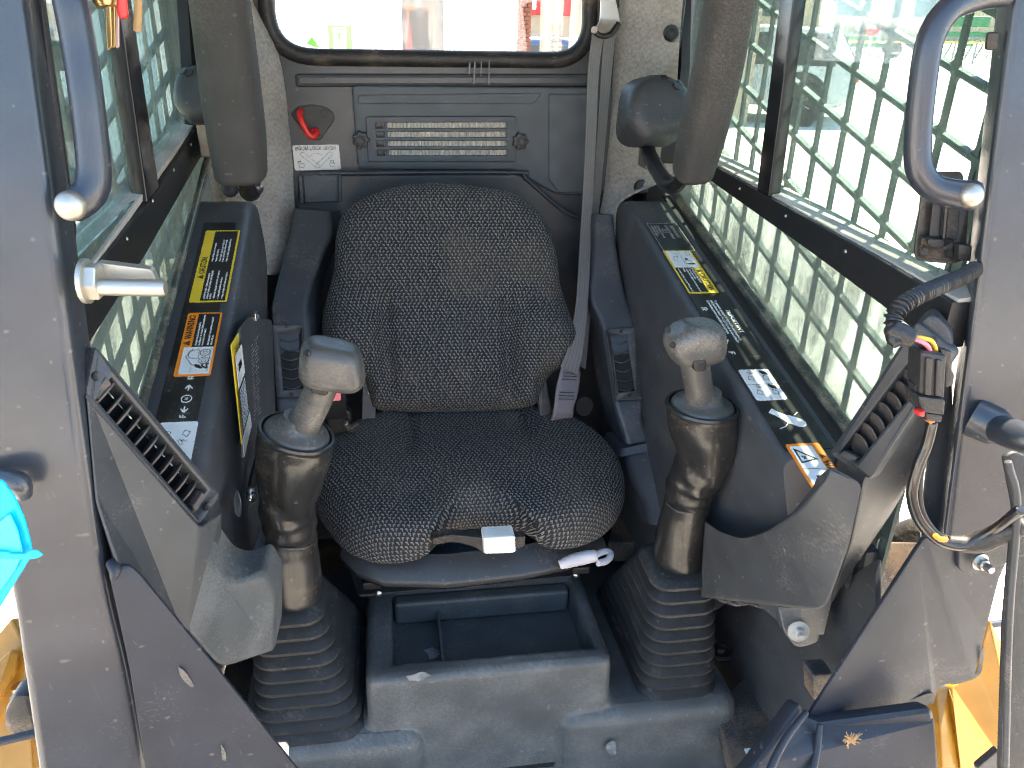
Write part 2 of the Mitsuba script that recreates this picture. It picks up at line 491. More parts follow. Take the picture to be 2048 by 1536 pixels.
def dirt_of(lo, hi):
    def fn(p, n, uv):
        a = fbm(p.x * 7, p.y * 7, p.z * 5, 4)
        g = fbm(p.x * 300, p.y * 300, p.z * 300, 2)
        st = fbm(p.y * 60 + p.z * 8, p.z * 7, 2, 3)
        s = smoothstep(0.70, 0.85, noise(p.x * 170, p.y * 170, p.z * 170))
        low = smoothstep(0.3, 0.7, a)
        return dr.minimum(lo + (hi - lo) * (0.45 * low + 0.55 * smoothstep(0.4, 0.65, st)) * (0.6 + 0.6 * g) + 0.12 * s * low, 0.7)
    return fn


mat('gasket', dusty((0.05, 0.055, 0.045), (0.3, 0.27, 0.17), 30, 0.4, 0.7, 0.6), 0.25, coat=0.5)
scene['film_clear'] = {'type': 'thindielectric', 'specular_transmittance': rgb(0.84, 0.95, 0.905)}
scene['glass_dust'] = {'type': 'principledthin', 'base_color': rgb(0.16, 0.185, 0.165), 'roughness': 0.9, 'diff_trans': 1.1}
for g_, lo_, hi_ in (('glass_green', 0.09, 0.20), ('glass_dusty', 0.36, 0.68)):
    scene[g_] = {'type': 'blendbsdf', 'weight': proc(dirt_of(lo_, hi_)), 'a': {'type': 'ref', 'id': 'film_clear'}, 'b': {'type': 'ref', 'id': 'glass_dust'}}
scene['glass_rear'] = {'type': 'thindielectric', 'specular_transmittance': rgb(0.95, 0.97, 0.96)}
# ---------------------------------------------------------------- the setting
gu, gv = np.meshgrid(np.linspace(-70, 90, 41), np.linspace(-70, 110, 46))
gz = 0.028 * gu + 0.034 * gv
gi = np.arange(41 * 46).reshape(46, 41)
gq = np.stack([gi[:-1, :-1], gi[:-1, 1:], gi[1:, 1:], gi[1:, :-1]], -1).reshape(-1, 4)
E('ground', tm(np.stack([gu, gv, gz], -1).reshape(-1, 3), np.vstack([gq[:, [0, 1, 2]], gq[:, [0, 2, 3]]])), 'ground_mat', False,
  'pale sunlit concrete yard around the loader', 'ground', kind='structure')

# ---------------------------------------------------------------- the cab shell
CAB = 'loader_cab'
mark(CAB, 'dark blue grey steel loader cab shell open at the front', 'cab')
RW = 1.76
win = fillet([(-0.3365,1.76,2.0376),(0.2833,1.76,2.0721),(0.3077,1.76,1.7259),(-0.3623,1.76,1.716)], [.1, .1, .085, .1], 10)
E(CAB + '__rear_wall', slab([(-.56, RW, .5), (.56, RW, .5), (.56, RW, 2.15), (-.56, RW, 2.15)], .03, 0, .002, holes=[win]), 'navy')
E(CAB + '__roof', slab([(-.58, .62, 2.16), (.58, .62, 2.16), (.58, 1.95, 2.16), (-.58, 1.95, 2.16)], .05, .03, .01, out=(0, 0, -1)), 'navy')
E(CAB + '__headliner', slab([(-.54, .72, 2.148), (.54, .72, 2.148), (.54, 1.74, 2.148), (-.54, 1.74, 2.148)], .012, .04, .004, out=(0, 0, -1)), 'felt')
for s in (-1, 1):
    # side wall below the glass and the header above it
    E(CAB + '__side_panel', slab([(s * .505, .80, .45), (s * .505, 1.75, .45), (s * .505, 1.75, 1.36), (s * .505, .80, 1.12)], .02, 0, .002, out=(-s, 0, 0)), 'navy')
    E(CAB + '__side_header', slab([(s * .505, .70, 1.86), (s * .505, 1.75, 1.86), (s * .505, 1.75, 2.14), (s * .505, .70, 2.14)], .03, 0, .003, out=(-s, 0, 0)), 'felt')
    # rear corner post behind the felt
    E(CAB + '__corner_post', rb((s * .455, 1.71, 1.35), (.05, .09, 1.6), .01), 'black')
# pressed ledge under the rear window
led = A([(-0.3107,1.75,1.6732),(0.3235,1.75,1.6875)]) 
E(CAB + '__window_ledge', slab([led[0] + (0, 0, .012), led[1] + (0, 0, .012), led[1] - (0, 0, .014), led[0] - (0, 0, .014)], .02, .008, .008), 'navy')
# floor
E(CAB + '__floor', slab([(-.5, .62, .55), (.5, .62, .55), (.5, 1.75, .55), (-.5, 1.75, .55)], .03, 0, .002, out=(0, 0, 1)), 'rust')


# front pillars
def pillar(la, lb, lc, key):
    """Folded steel pillar: inner edge la, front corner lb and outer edge lc as lines of points, extended up to the roof."""
    la, lb, lc = (np.vstack([A(q[0]) + (A(q[0]) - A(q[1])) * .4, q]) for q in (la, lb, lc))
    rings = []
    for a, b, c in zip(*(spline(q, 6) for q in (la, lb, lc))):
        ring = [a, b, c, c + (0, .10, 0), a + (a - A([-.136, 0, a[2]])) / a[1] * .07]
        rings.append(A(fillet(ring, [.004, .012, .012, .01, .004], 5)))
    return E(key, loft(rings), 'paint', 40)


pillar([(0.4937,0.8,1.8077),(0.5177,0.77,1.5276),(0.5594,0.745,1.1675)], [(0.4734,0.755,1.805),(0.4873,0.72,1.5435),(0.5159,0.69,1.2135)], [(0.6288,0.74,1.8099),(0.6971,0.7,1.5276),(0.7978,0.66,1.1628)], CAB + '__front_pillar')
pillar([(-0.4234,0.8,1.7747),(-0.4246,0.768,1.5366),(-0.43,0.735,1.2453),(-0.4164,0.7,1.1147),(-0.4022,0.66,0.9843)], [(-0.4193,0.755,1.7728),(-0.4186,0.715,1.5515),(-0.4205,0.675,1.2848),(-0.4133,0.655,1.1606),(-0.4118,0.637,1.014)], [(-0.5195,0.74,1.7686),(-0.514,0.7,1.555),(-0.5071,0.668,1.2741),(-0.5071,0.65,1.1734),(-0.5123,0.632,1.0365)], CAB + '__front_pillar')
E(CAB + '__pillar_flange', slab([(0.5256,0.772,1.438),(0.529,0.77,1.3732),(0.5298,0.768,1.3049),(0.5377,0.764,1.2335),(0.5484,0.757,1.1616),(0.5761,0.752,1.1597),(0.5566,0.76,1.3006)], .006, [0, .02, .02, .02, .005, .005, 0], .001), 'paint')
# gussets at the pillar feet
E(CAB + '__gusset', slab([(0.4942,0.7,1.2031),(0.4991,0.7,1.2152),(0.6285,0.7,1.1975),(0.624,0.7,1.1401),(0.6311,0.7,1.0563),(0.6275,0.69,0.983),(0.5754,0.69,0.9761),(0.573,0.685,0.9502),(0.396,0.67,0.9605),(0.3782,0.67,0.969)], .006, [.02, .02, .005, .005, .005, .01, .01, .004, .01, .004], .0015), 'sheet')
E(CAB + '__gusset_bracket', slab([(0.5274,0.694,1.2565),(0.6107,0.694,1.2577),(0.6248,0.694,1.1718),(0.5693,0.694,1.1575),(0.5537,0.694,1.168)], .006, .008, .0015), 'sheet')
for p in [(0.5731,0.688,1.1829)]:
    E(CAB + '__bracket_bolt', cat(lathe([(.011, 0), (.011, .003)], p, (0, -1, .1)), hexnut(A(p) + (0, -.003, 0), (0, -1, .1), .008, .008), lathe([(.005, 0), (.005, .016), (.004, .018)], A(p) + (0, -.004, 0), (0, -1, .1), 14)), 'steel')
E(CAB + '__gusset', slab([(-0.4133,0.662,1.2691),(-0.4025,0.668,1.276),(-0.3941,0.668,1.2741),(-0.3864,0.667,1.2628),(-0.3226,0.65,1.1479),(-0.249,0.632,1.0077),(-0.3869,0.624,1.0319),(-0.4043,0.624,1.0347),(-0.4042,0.64,1.1738)], .006, [.004, .006, .02, .02, 0, 0, 0, 0, 0], .0015), 'sheet')
E(CAB + '__weld', tube([(-0.4131,0.672,1.2769),(-0.4076,0.664,1.2741),(-0.4095,0.66,1.2667)], [.005, .006, .003], 10, 4), 'sheet')

# ---------------------------------------------------------------- rear wall trim, felt, window
E(CAB + '__seat_surround', slab([(-0.3184,1.735,1.4832),(-0.3097,1.735,1.4895),(0.147,1.735,1.4943),(0.1698,1.735,1.4858),(0.2614,1.735,1.4128),(0.3524,1.735,1.3758),(0.5188,1.735,0.8054),(-0.4235,1.735,0.7139),(-0.3412,1.735,1.2783)], .02, [.01, .01, .01, .02, .02, 0, 0, 0, 0], .008), 'navy')
E(CAB + '__fuse_cover', slab([(-0.3068,1.722,1.4853),(-0.2342,1.722,1.4877),(-0.2376,1.722,1.4309),(-0.307,1.722,1.4287)], .012, .003, .003), 'panel')
E(CAB + '__fuse_cover_rail', slab([(-0.316,1.722,1.4852),(-0.3089,1.722,1.4853),(-0.3092,1.722,1.4277),(-0.3165,1.722,1.4266)], .014, .001, .002), 'panel')
E(CAB + '__fuse_cover_rail', slab([(-0.2321,1.722,1.4878),(-0.2269,1.722,1.4878),(-0.2302,1.722,1.4319),(-0.2345,1.722,1.4309)], .014, .001, .002), 'panel')
SURR = E(CAB + '__surround_cap', tube([(-0.2718,1.728,1.4897),(0.1425,1.728,1.4942),(0.1709,1.728,1.4825),(0.26,1.728,1.4119),(0.3264,1.728,1.382)], .0045, 8, 6), 'navy_dirty')


def felt_post(line_in, line_out, key, lab):
    """Felt-wrapped corner post: a rounded strip from the rear wall edge to the side glass."""
    a, b = spline(line_in, 5), spline(line_out, 5)
    rings = []
    for p, q in zip(a, b):
        mid = (p + q) / 2 + A([0, -.055, .01])
        t = np.linspace(0, 1, 13)[:, None]
        rings.append((1 - t) ** 2 * p + 2 * t * (1 - t) * mid + t * t * q)
    front = loft(rings, cap=False, closed=False)
    rings2 = [A(r)[::-1] + A([0, .012, 0]) for r in rings]
    allr = [np.vstack([r, r2]) for r, r2 in zip(rings, rings2)]
    return E(key, loft(allr), 'felt', 50, lab)


felt_post([(-0.3806,1.74,1.8691),(-0.3803,1.74,1.8173),(-0.3391,1.74,1.7197),(-0.3299,1.74,1.586),(-0.3291,1.72,1.4354),(-0.333,1.66,1.342),(-0.3599,1.6,1.306)], [(-0.4571,1.62,1.8571),(-0.4573,1.62,1.8093),(-0.4539,1.62,1.7184),(-0.4617,1.61,1.5961),(-0.4631,1.6,1.5238),(-0.4337,1.59,1.3905),(-0.3886,1.56,1.3217)], CAB + '__felt_trim', None)
felt_post([(0.3665,1.74,1.8995),(0.3629,1.74,1.8441),(0.3603,1.74,1.7484),(0.359,1.73,1.597),(0.3552,1.72,1.4692),(0.3389,1.69,1.3968),(0.3284,1.66,1.3697)], [(0.4464,1.6,1.8924),(0.4467,1.6,1.841),(0.4493,1.6,1.7521),(0.4541,1.59,1.6114),(0.4536,1.58,1.511),(0.3582,1.6,1.4599),(0.3444,1.58,1.3749)], CAB + '__felt_trim', None)
# flat felt above the left console and its buttons
E(CAB + '__felt_patch', slab([(-0.4627,1.6,1.5424),(-0.3714,1.6,1.5525),(-0.3811,1.6,1.4534),(-0.4716,1.6,1.4534)], .008, .004, .003), 'felt')
for x, y, d, r in ((460, 378, 1.585, 14), (1283, 373, 1.575, 13), (1343, 66, 1.56, 13)):
    pass
for p in [(-0.4328,1.588,1.4806),(0.4036,1.615,1.4825),(0.4249,1.585,1.7819)]:
    E(CAB + '__trim_button', lathe([(.0155, -.004), (.0155, .001), (.013, .005), (.009, .004), (.004, .005)], p, (-.12 if p[0] > 0 else .12, -1, .25)), 'black')
# dark gap block at the left hinge
E(CAB + '__hinge_block', rb((-0.4598,1.6,1.5808), (.05, .04, .06), .004), 'black')
E(CAB + '__hinge_block', rb((0.4407,1.6,1.5707), (.05, .04, .07), .004), 'black')

WIN = 'rear_window'
mark(WIN, 'wide rear window with thick black rubber seal and rounded corners', 'window')
E(WIN + '__pane', slab([A(p) + (0, .018, 0) for p in fillet([(-0.3447,1.76,2.045),(0.2928,1.76,2.0809),(0.3196,1.76,1.7163),(-0.373,1.76,1.7064)], [.1, .1, .085, .1], 8)], .004, 0, .0005), 'glass_rear', False)
wl = spline(np.vstack([win, win[:1]]), 1)
sealr = []
cw = wl.mean(0)
E(WIN + '__seal', tube(np.vstack([wl, wl[1:2]]) + A([0, -.006, 0]), .0165, 12, 0, False), 'black_dusty', 50)
sh = Sheet((0.2527,1.768,1.755), (-1, 0, 0), (0, 0, 1))
gm = [flat(LineString([(.017 + .017 * math.cos(a), .012 + .006 * math.sin(a)) for a in np.linspace(0, 6.283, 30)]).buffer(.0005))]
for i, s in enumerate(('glass', 'E11 43R-001', '8G04 AS2', 'DOT 179 M102')):
    m = letters(s, .005 if i == 0 else .0035, .02 if i == 0 else .028)
    m.apply_translation((.007 if i == 0 else .003, .010 - .008 * i, 0))
    gm.append(m)
E(WIN + '__glass_mark', sh.put(cat(*gm), -.001), 'grey_part', False)

# boom lock: recessed sector plate, lever, sticker
sect = [(-0.3269,1.757,1.6064),(-0.3116,1.757,1.6204),(-0.2827,1.757,1.6269),(-0.2545,1.757,1.6224),(-0.2377,1.757,1.6118),(-0.2356,1.757,1.5959),(-0.2695,1.757,1.5529),(-0.2921,1.757,1.5547)]
E(CAB + '__boom_lock_plate', slab(sect, .012, .006, .004), 'lock_plate')
hol = [(-0.3036,1.753,1.614),(-0.2582,1.753,1.6088)]
for p in hol:
    E(CAB + '__boom_lock_slot', lathe([(.0075, 0), (.0075, .0045)], A(p), (0, -1, 0)), 'black')
LEV = 'boom_lock_lever'
mark(LEV, 'bright red bent rod lever on the rear wall above the boom lock sticker', 'lever')
E(LEV + '__rod', tube([(-0.3034,1.75,1.6132),(-0.3055,1.735,1.6085),(-0.301,1.728,1.5934),(-0.2939,1.726,1.5779),(-0.2876,1.726,1.5681),(-0.2809,1.727,1.5641),(-0.2748,1.732,1.5696),(-0.2751,1.742,1.5746)], .0062, 12), 'red')
E(LEV + '__rod_end', lathe([(.009, 0), (.009, .006), (.006, .009)], (-0.2778,1.748,1.572), (0.2, -1, 0)), 'red')
sc = [(-0.3261,1.757,1.4914),(-0.2292,1.757,1.4941),(-0.3247,1.757,1.5461)]
sh = Sheet(sc[0], A(sc[1]) - A(sc[0]), A(sc[2]) - A(sc[0]))
W_, H_ = np.linalg.norm(A(sc[1]) - A(sc[0])), .052
ST = E(CAB + '__boom_lock_sticker', sh.put(flat(rrect(0, 0, W_, H_, .004), .0008), .0005), 'white_sticker', False, 'white sticker titled BOOM LOCK LEVER')
ms = [letters('BOOM LOCK LEVER', .0075, W_ * .88, True)]
ms[0].apply_translation((W_ * .05, H_ * .80, 0))
for s in (-1, 1):
    cx, cy = W_ * .5, H_ * .16
    ex, ey = cx + s * W_ * .3, H_ * .64
    ln = LineString([(cx, cy), (ex, ey)]).buffer(.0042)
    ms.append(flat(ln.exterior.buffer(.0004)))
    ms.append(line([(cx + s * W_ * .02, H_ * .66), (cx + s * W_ * .08, H_ * .65), (cx + s * W_ * .12, H_ * .58)], .0007))
    kx, ky = W_ * .5 + s * W_ * .3 + (-.004 if s < 0 else .002), H_ * .12
    ms.append(flat(Polygon(rrect(kx - .005, ky, .010, .008, .002)).exterior.buffer(.0004)))
    ms.append(line([(kx - .003 - (.004 if s < 0 else 0), ky + .008), (kx - .003 - (.004 if s < 0 else 0), ky + .013), (kx + .003 - (.004 if s < 0 else 0), ky + .013), (kx + .003 - (.004 if s < 0 else 0), ky + .008)], .0012))
E(ST + '__lettering', sh.put(cat(*ms), .0014), 'print_black', False)

# vent cover panel with pleated filter
FC = 'filter_cover'
mark(FC, 'grey plastic rear panel with pleated filter grille and two star knobs', 'vent panel')
body = [(-0.1972,1.742,1.6655),(0.3763,1.742,1.6729),(0.3917,1.742,1.4432),(0.3091,1.742,1.4431),(0.2462,1.742,1.443),(0.1664,1.742,1.4869),(0.148,1.742,1.4965),(-0.1925,1.742,1.4965)]
gr = [(-0.1655,1.742,1.6023),(0.1425,1.742,1.6082),(0.1451,1.742,1.5191),(-0.164,1.742,1.5166)]
E(FC + '__body', slab(body, .016, [.012, .01, .01, .01, .02, .02, .012, .014], .006, holes=[A(fillet(gr, .004)) ]), 'panel')
E(FC + '__recess_band', slab([(-0.1848,1.738,1.6476),(0.2044,1.738,1.6594),(0.1868,1.738,1.6368),(-0.1857,1.738,1.6299)], .006, .004, .003, out=(0, -1, -.2)), 'panel')
E(FC + '__recess_edge', slab([(0.2182,1.7355,1.6578),(0.3755,1.7355,1.661),(0.3937,1.7355,1.4534),(0.2515,1.7355,1.4486),(0.227,1.7355,1.4772)], .008, .006, .004), 'panel')
g4 = A(gr)


def gp(u, v, dy=0.0):
    """A point of the grille face: u to the right and v downwards, from 0 to 1."""
    return (1 - v) * ((1 - u) * g4[0] + u * g4[1]) + v * ((1 - u) * g4[3] + u * g4[2]) + A([0, dy, 0])


holes = []
for i in range(4):
    v0 = .11 + i * .215
    for u0, u1 in ((.045, .105), (.125, .955)):
        holes.append([gp(u0, v0, -.006), gp(u1, v0, -.006), gp(u1, v0 + .13, -.006), gp(u0, v0 + .13, -.006)])
E(FC + '__grille', slab([gp(-.02, -.03, -.006), gp(1.02, -.03, -.006), gp(1.02, 1.04, -.006), gp(-.02, 1.04, -.006)], .010, .006, .0025, holes=[A(h) for h in holes]), 'panel')
for i in range(4):
    v0, v1 = .10 + i * .215, .26 + i * .215
    us = np.linspace(.10, .98, 74)
    top = [gp(u, v0, .004 + (.012 if k % 2 else 0)) for k, u in enumerate(us)]
    bot = [gp(u + (.005 if i % 2 == 0 else .002) * (1 if k % 2 else -1), v1, .004 + (.012 if k % 2 else 0)) for k, u in enumerate(us)]
    V = np.vstack([top, bot])
    k = len(us)
    f = [[j, j + 1, k + j + 1] for j in range(k - 1)] + [[j, k + j + 1, k + j] for j in range(k - 1)]
    E(FC + '__filter', tm(V, f), 'filter', False)
E(FC + '__filter_frame', slab([gp(0, 0, .026), gp(1, 0, .026), gp(1, 1, .026), gp(0, 1, .026)], .004, 0, .001), 'black_dusty')
for p in [(-0.1828,1.728,1.5592),(0.1582,1.728,1.5601)]:
    ang = np.linspace(0, 2 * math.pi, 57)[:-1]
    rad = .0165 + .0022 * np.cos(7 * ang)
    rings = [A([p + A([r * math.cos(a), dy, r * math.sin(a)]) for r, a in zip(rad * s, ang)]) for s, dy in ((1, .012), (1, 0), (.9, -.003), (.55, -.004), (.5, -.001), (.2, 0))]
    E(FC + '__knob', loft(rings), 'pod')
    E(FC + '__knob_stem', lathe([(.008, 0), (.008, .02)], A(p) + (0, .02, 0), (0, -1, 0)), 'black')

for i, q in enumerate(([(0.0458,1.738,1.7186),(0.0489,1.738,1.7187),(0.048,1.738,1.6916),(0.0449,1.738,1.6925)], [(0.0562,1.738,1.7208),(0.0594,1.738,1.7209),(0.0588,1.738,1.6742),(0.0545,1.738,1.6741)], [(0.0709,1.738,1.7193),(0.073,1.738,1.7193),(0.0723,1.738,1.6902),(0.0692,1.738,1.6911)], [(0.0867,1.738,1.7206),(0.0898,1.738,1.7207),(0.0896,1.738,1.6729),(0.0864,1.738,1.6738)])):
    E(CAB + '__drip', smear(q, .0004, 60 + i, .3), 'scuff', False)

# ---------------------------------------------------------------- side consoles with their stickers
def console(s, slope, y0, z0, xin, xout, ya, yb, rad):
    """Long box beside the seat: sloping top strip, rounded inner edge, inner wall down to the floor."""
    rings = []
    for y in np.linspace(ya, yb, 16):
        z = z0 + slope * (y - y0)
        e = max(0, (y - (yb - .03)) / .03)
        z -= .02 * e * e
        rec = .088 * min(max((1.06 - y) / .3, 0), 1) ** 1.3
        zb = .72 + .26 * min(max((1.15 - y) / .2, 0), 1)
        sec = [(xout, zb), (xout, z), (xin, z), (xin + s * (.5 * rec - .010), z - .10), (xin + s * (rec + .002), z - .22), (xin + s * (rec + .004), zb)]
        sec = fillet([(x, y, zz) for x, zz in sec], [0, .004, rad, .05, .05, 0], 8)
        rings.append(A(sec))
    return loft(rings)


RC, LC = 'side_console', 'side_console_001'
E(RC + '__body', console(1, .25, 1.316, 1.405, .352, .470, .80, 1.60, .022), 'navy', 40)
mark(RC, 'dark navy right side console with black sticker strip beside the right lever', 'console', 'side consoles')
mark(LC, 'dark navy left side console with big yellow CAUTION sticker', 'console', 'side consoles')
E(LC + '__body', console(-1, .405, 1.286, 1.43, -.366, -.470, .86, 1.46, .018), 'navy', 40)


class Deck(Sheet):
    """Sticker plane on top of a console: x along the reading direction, y towards the outer side."""


def deck(s):
    if s > 0:   # reads towards the front
        return Deck((.36, 1.316, 1.405), (0, -1, -.25), (1, 0, 0))
    return Deck((-.375, 1.286, 1.43), (0, 1, .405), (-1, 0, 0))


dR, dL = deck(1), deck(-1)
kR, kL = math.hypot(1, .25), math.hypot(1, .405)


def xR(y):
    return (1.316 - y) * kR


def xL(y):
    return (y - 1.286) * kL


def mv(m, x, y):
    m.apply_translation((x, y, 0))
    return m


def tri(x, y, h):
    t = [(x, y), (x + h, y), (x + h / 2, y + h)]
    return t


def excl(x, y, h):
    """The warning triangle with its exclamation mark left open."""
    outer = Polygon(tri(x, y, h))
    bar = LineString([(x + h / 2, y + h * .72), (x + h / 2, y + h * .34)]).buffer(h * .07)
    dot = LineString([(x + h / 2, y + h * .2), (x + h / 2, y + h * .17)]).buffer(h * .06)
    return flat(outer.difference(bar).difference(dot))


# left: black strip, CAUTION, WARNING, travel arrows, bucket chart
E(LC + '__sticker_strip', dL.put(flat(rrect(xL(.875), .012, xL(1.365) - xL(.875), .052, .003), .0006), .0004), 'decal_black', False)
w = .186
S = E(LC + '__caution_sticker', dL.put(flat(rrect(xL(1.170), .003, w, .0545, .002), .0005), .0012), 'decal_yellow', False, 'yellow and black sticker headed CAUTION')
E(S + '__black_field', dL.put(flat(rect(xL(1.170) + .003, .006, w - .006, .036), .0003), .0018), 'print_black', False)
m = [mv(letters('CAUTION', .0085, .042, True), xL(1.170) + .069, .0450), excl(xL(1.170) + .056, .0450, .0095)]
E(S + '__heading', dL.put(cat(*m), .0019), 'print_black', False)
m = []
tx = [('• AVOID INJURY - Read and understand', 0, .0375, .064), ("Operator's Manual before operating this", 0, .0332, .070), ('machine.', 0, .0289, .014),
      ('• Know location and function of controls.', 0, .0236, .070), ('• Keep safety devices working.', 0, .0176, .053), ('• Keep screens and windows in place.', 0, .0116, .066),
      ('• Keep children and others away.', 1, .0375, .052), ('• Never carry riders.', 1, .0317, .034), ('• Lower boom, engage park brake, stop', 1, .0259, .061), ('engine and unfasten before leaving.', 1, .0216, .060),
      ('• Keep cab clean, especially pedal area.', 1, .0158, .063)]
for s, col, y, ww in tx:
    m.append(mv(letters(s, .0026, ww, True), xL(1.170) + .006 + col * .092, y - .0018))
E(S + '__small_print', dL.put(cat(*m), .0022), 'print_white', False)
w = .133
S = E(LC + '__warning_sticker', dL.put(flat(rrect(xL(1.024), .006, w, .0485, .004), .0005), .0012), 'decal_orange', False, 'orange sticker headed WARNING with a boom lock picture')
E(S + '__black_field', dL.put(flat(rect(xL(1.024) + .058, .009, w - .061, .030), .0003), .0018), 'print_black', False)
E(S + '__picture_field', dL.put(flat(rect(xL(1.024) + .004, .009, .054, .040), .0003), .0018), 'white', False)
m = [mv(letters('WARNING', .0085, .052, True), xL(1.024) + .075, .0428), excl(xL(1.024) + .062, .0428, .0095)]
E(S + '__heading', dL.put(cat(*m), .0019), 'print_black', False)
m = [mv(letters(s, .0026, ww, True), xL(1.024) + .061, y) for s, ww, y in (('Always install boom lock before', .050, .0330), ('working on or around this machine with', .066, .0285), ('the loader boom raised.', .036, .0240), ("See Operator's Manual for complete", .060, .0165), ('instructions.', .022, .0120))]
E(S + '__small_print', dL.put(cat(*m), .0022), 'print_white', False)
bx = xL(1.024) + .004
m = [line([(bx + .006, .012), (bx + .05, .012)], .0006)]
for cx in (.026, .042):
    m.append(flat(LineString([(bx + cx + .0065 * math.cos(a), .019 + .0065 * math.sin(a)) for a in np.linspace(0, 6.283, 24)]).buffer(.0005)))
    m.append(flat(LineString([(bx + cx + .003 * math.cos(a), .019 + .003 * math.sin(a)) for a in np.linspace(0, 6.283, 18)]).buffer(.0004)))
m.append(line([(bx + .03, .026), (bx + .032, .040), (bx + .044, .041), (bx + .05, .028), (bx + .03, .026)], .0007))
m.append(line([(bx + .05, .036), (bx + .034, .044), (bx + .018, .034), (bx + .014, .024)], .0009))
m.append(flat([(bx + .010, .018), (bx + .018, .024), (bx + .019, .030), (bx + .012, .028)]))
m.append(line([(bx + .004, .034), (bx + .012, .034)], .0006))
m.append(line([(bx + .010, .013), (bx + .014, .019), (bx + .020, .020)], .0028))
m.append(line([(bx + .014, .019), (bx + .010, .022)], .0022))
m.append(line([(bx + .012, .013), (bx + .019, .015), (bx + .019, .011)], .002))
E(S + '__picture', dL.put(cat(*m), .0022), 'print_black', False)
m = [mv(letters('F', .008, .0065, True), xL(.953), .027), mv(letters('R', .008, .0075, True), xL(1.018), .027), mv(letters('N', .004, .0035, True), xL(.985) - .0018, .029)]
m.append(flat(LineString([(xL(.985) + .0065 * math.cos(a), .031 + .0065 * math.sin(a)) for a in np.linspace(0, 6.283, 28)]).buffer(.0006)))
for s, y in ((-1, .972), (1, .999)):
    m.append(line([(xL(y), .031), (xL(y) + s * .009, .031)], .0016))
    m.append(line([(xL(y) + s * .004, .0265), (xL(y) + s * .010, .031), (xL(y) + s * .004, .0355)], .0018))
E(LC + '__travel_arrows', dL.put(cat(*m), .0014), 'print_white', False)
S = E(LC + '__bucket_chart', dL.put(flat(rrect(xL(.870), .010, .083, .047, .004), .0005), .0013), 'white', False, 'white sticker with bucket control drawings beside the left vent pod')


def bucket_chart(x0, y0, w, h, deckp, key, cross=True):
    m = []
    if cross:
        m += [line([(x0, y0 + h / 2), (x0 + w, y0 + h / 2)], .0005), line([(x0 + w / 2, y0), (x0 + w / 2, y0 + h)], .0005)]
    for i in range(2):
        for j in range(2):
            cx, cy = x0 + w * (.28 + .46 * i), y0 + h * (.22 + .5 * j)
            m.append(line([(cx - .005, cy), (cx, cy + .006), (cx + .007, cy + .004), (cx + .004, cy - .003), (cx - .005, cy)], .0006))
            m.append(line([(cx - .012, cy - .001), (cx - .010, cy + .006)], .0005))
            m.append(line([(cx - .013, cy + .004), (cx - .010, cy + .006), (cx - .0085, cy + .003)], .0005))
            if j == 1:
                m.append(flat([(cx - .017, cy - .002), (cx - .012, cy + .007), (cx - .005, cy + .008), (cx - .008, cy), (cx - .013, cy - .004)]))
            else:
                m.append(line([(cx - .018, cy + .006), (cx - .010, cy + .010), (cx - .009, cy + .007), (cx - .016, cy + .003), (cx - .018, cy + .006)], .0005))
    E(key + '__drawings', deckp.put(cat(*m), .0020), 'print_black', False)


bucket_chart(xL(.870), .010, .083, .047, dL, S, False)

# right: black strip and its stickers
E(RC + '__sticker_strip', dR.put(flat(rrect(xR(1.455), .003, xR(.815) - xR(1.455), .068, .003), .0006), .0004), 'decal_black', False)
m = [flat(LineString(rrect(xR(1.452), .006, .115, .060, .003) + [(xR(1.452) + .003, .006)]).buffer(.0005))]
m += [mv(letters('IMPORTANT', .0065, .052, True), xR(1.452) + .012, .049), mv(letters("Operator's Manual", .006, .056, True), xR(1.452) + .010, .039)]
m += [mv(letters(s, .004, ww, True), xR(1.452) + .012, y) for s, ww, y in (('If manual is missing', .05, .0225), ('consult your', .034, .0165), ('authorized dealer.', .045, .0105))]
m += [line([(xR(1.452) + .026, .029), (xR(1.452) + .040, .029), (xR(1.452) + .042, .036), (xR(1.452) + .028, .036), (xR(1.452) + .026, .029)], .0009), line([(xR(1.452) + .033, .029), (xR(1.452) + .035, .036)], .0009)]
E(RC + '__manual_notice', dR.put(cat(*m), .0014), 'print_grey', False)
x0, w = xR(1.342), .152
S = E(RC + '__caution_sticker', dR.put(flat(rrect(x0, .004, w, .0535, .002), .0005), .0012), 'decal_yellow', False, 'small yellow sticker headed CAUTION with a white picture half')
E(S + '__picture_field', dR.put(flat(rect(x0 + .004, .008, .060, .046), .0003), .0018), 'white', False)
E(S + '__black_field', dR.put(flat(rect(x0 + .065, .007, w - .069, .033), .0003), .0018), 'print_black', False)
m = [mv(letters('CAUTION', .0088, .058, True), x0 + .086, .0442), excl(x0 + .073, .0442, .0095)]
m += [line([(x0 + .006, .031), (x0 + .062, .031)], .0004), line([(x0 + .008, .05), (x0 + .02, .05), (x0 + .02, .044), (x0 + .008, .044), (x0 + .008, .05)], .0005)]
m += [flat(LineString([(x0 + .034, .038), (x0 + .0345, .0385)]).buffer(.003)), line([(x0 + .040, .034), (x0 + .052, .034), (x0 + .052, .046), (x0 + .040, .046), (x0 + .040, .034)], .0006), flat(rect(x0 + .050, .037, .004, .012))]
m += [line([(x0 + .028 + .004 * math.cos(a), .020 + .004 * math.sin(a)) for a in np.linspace(0, 6, 14)], .0006), line([(x0 + .01, .015), (x0 + .014, .026), (x0 + .022, .025)], .0004), line([(x0 + .036, .013), (x0 + .042, .020), (x0 + .056, .016)], .0004)]
E(S + '__heading', dR.put(cat(*m), .0022), 'print_black', False)
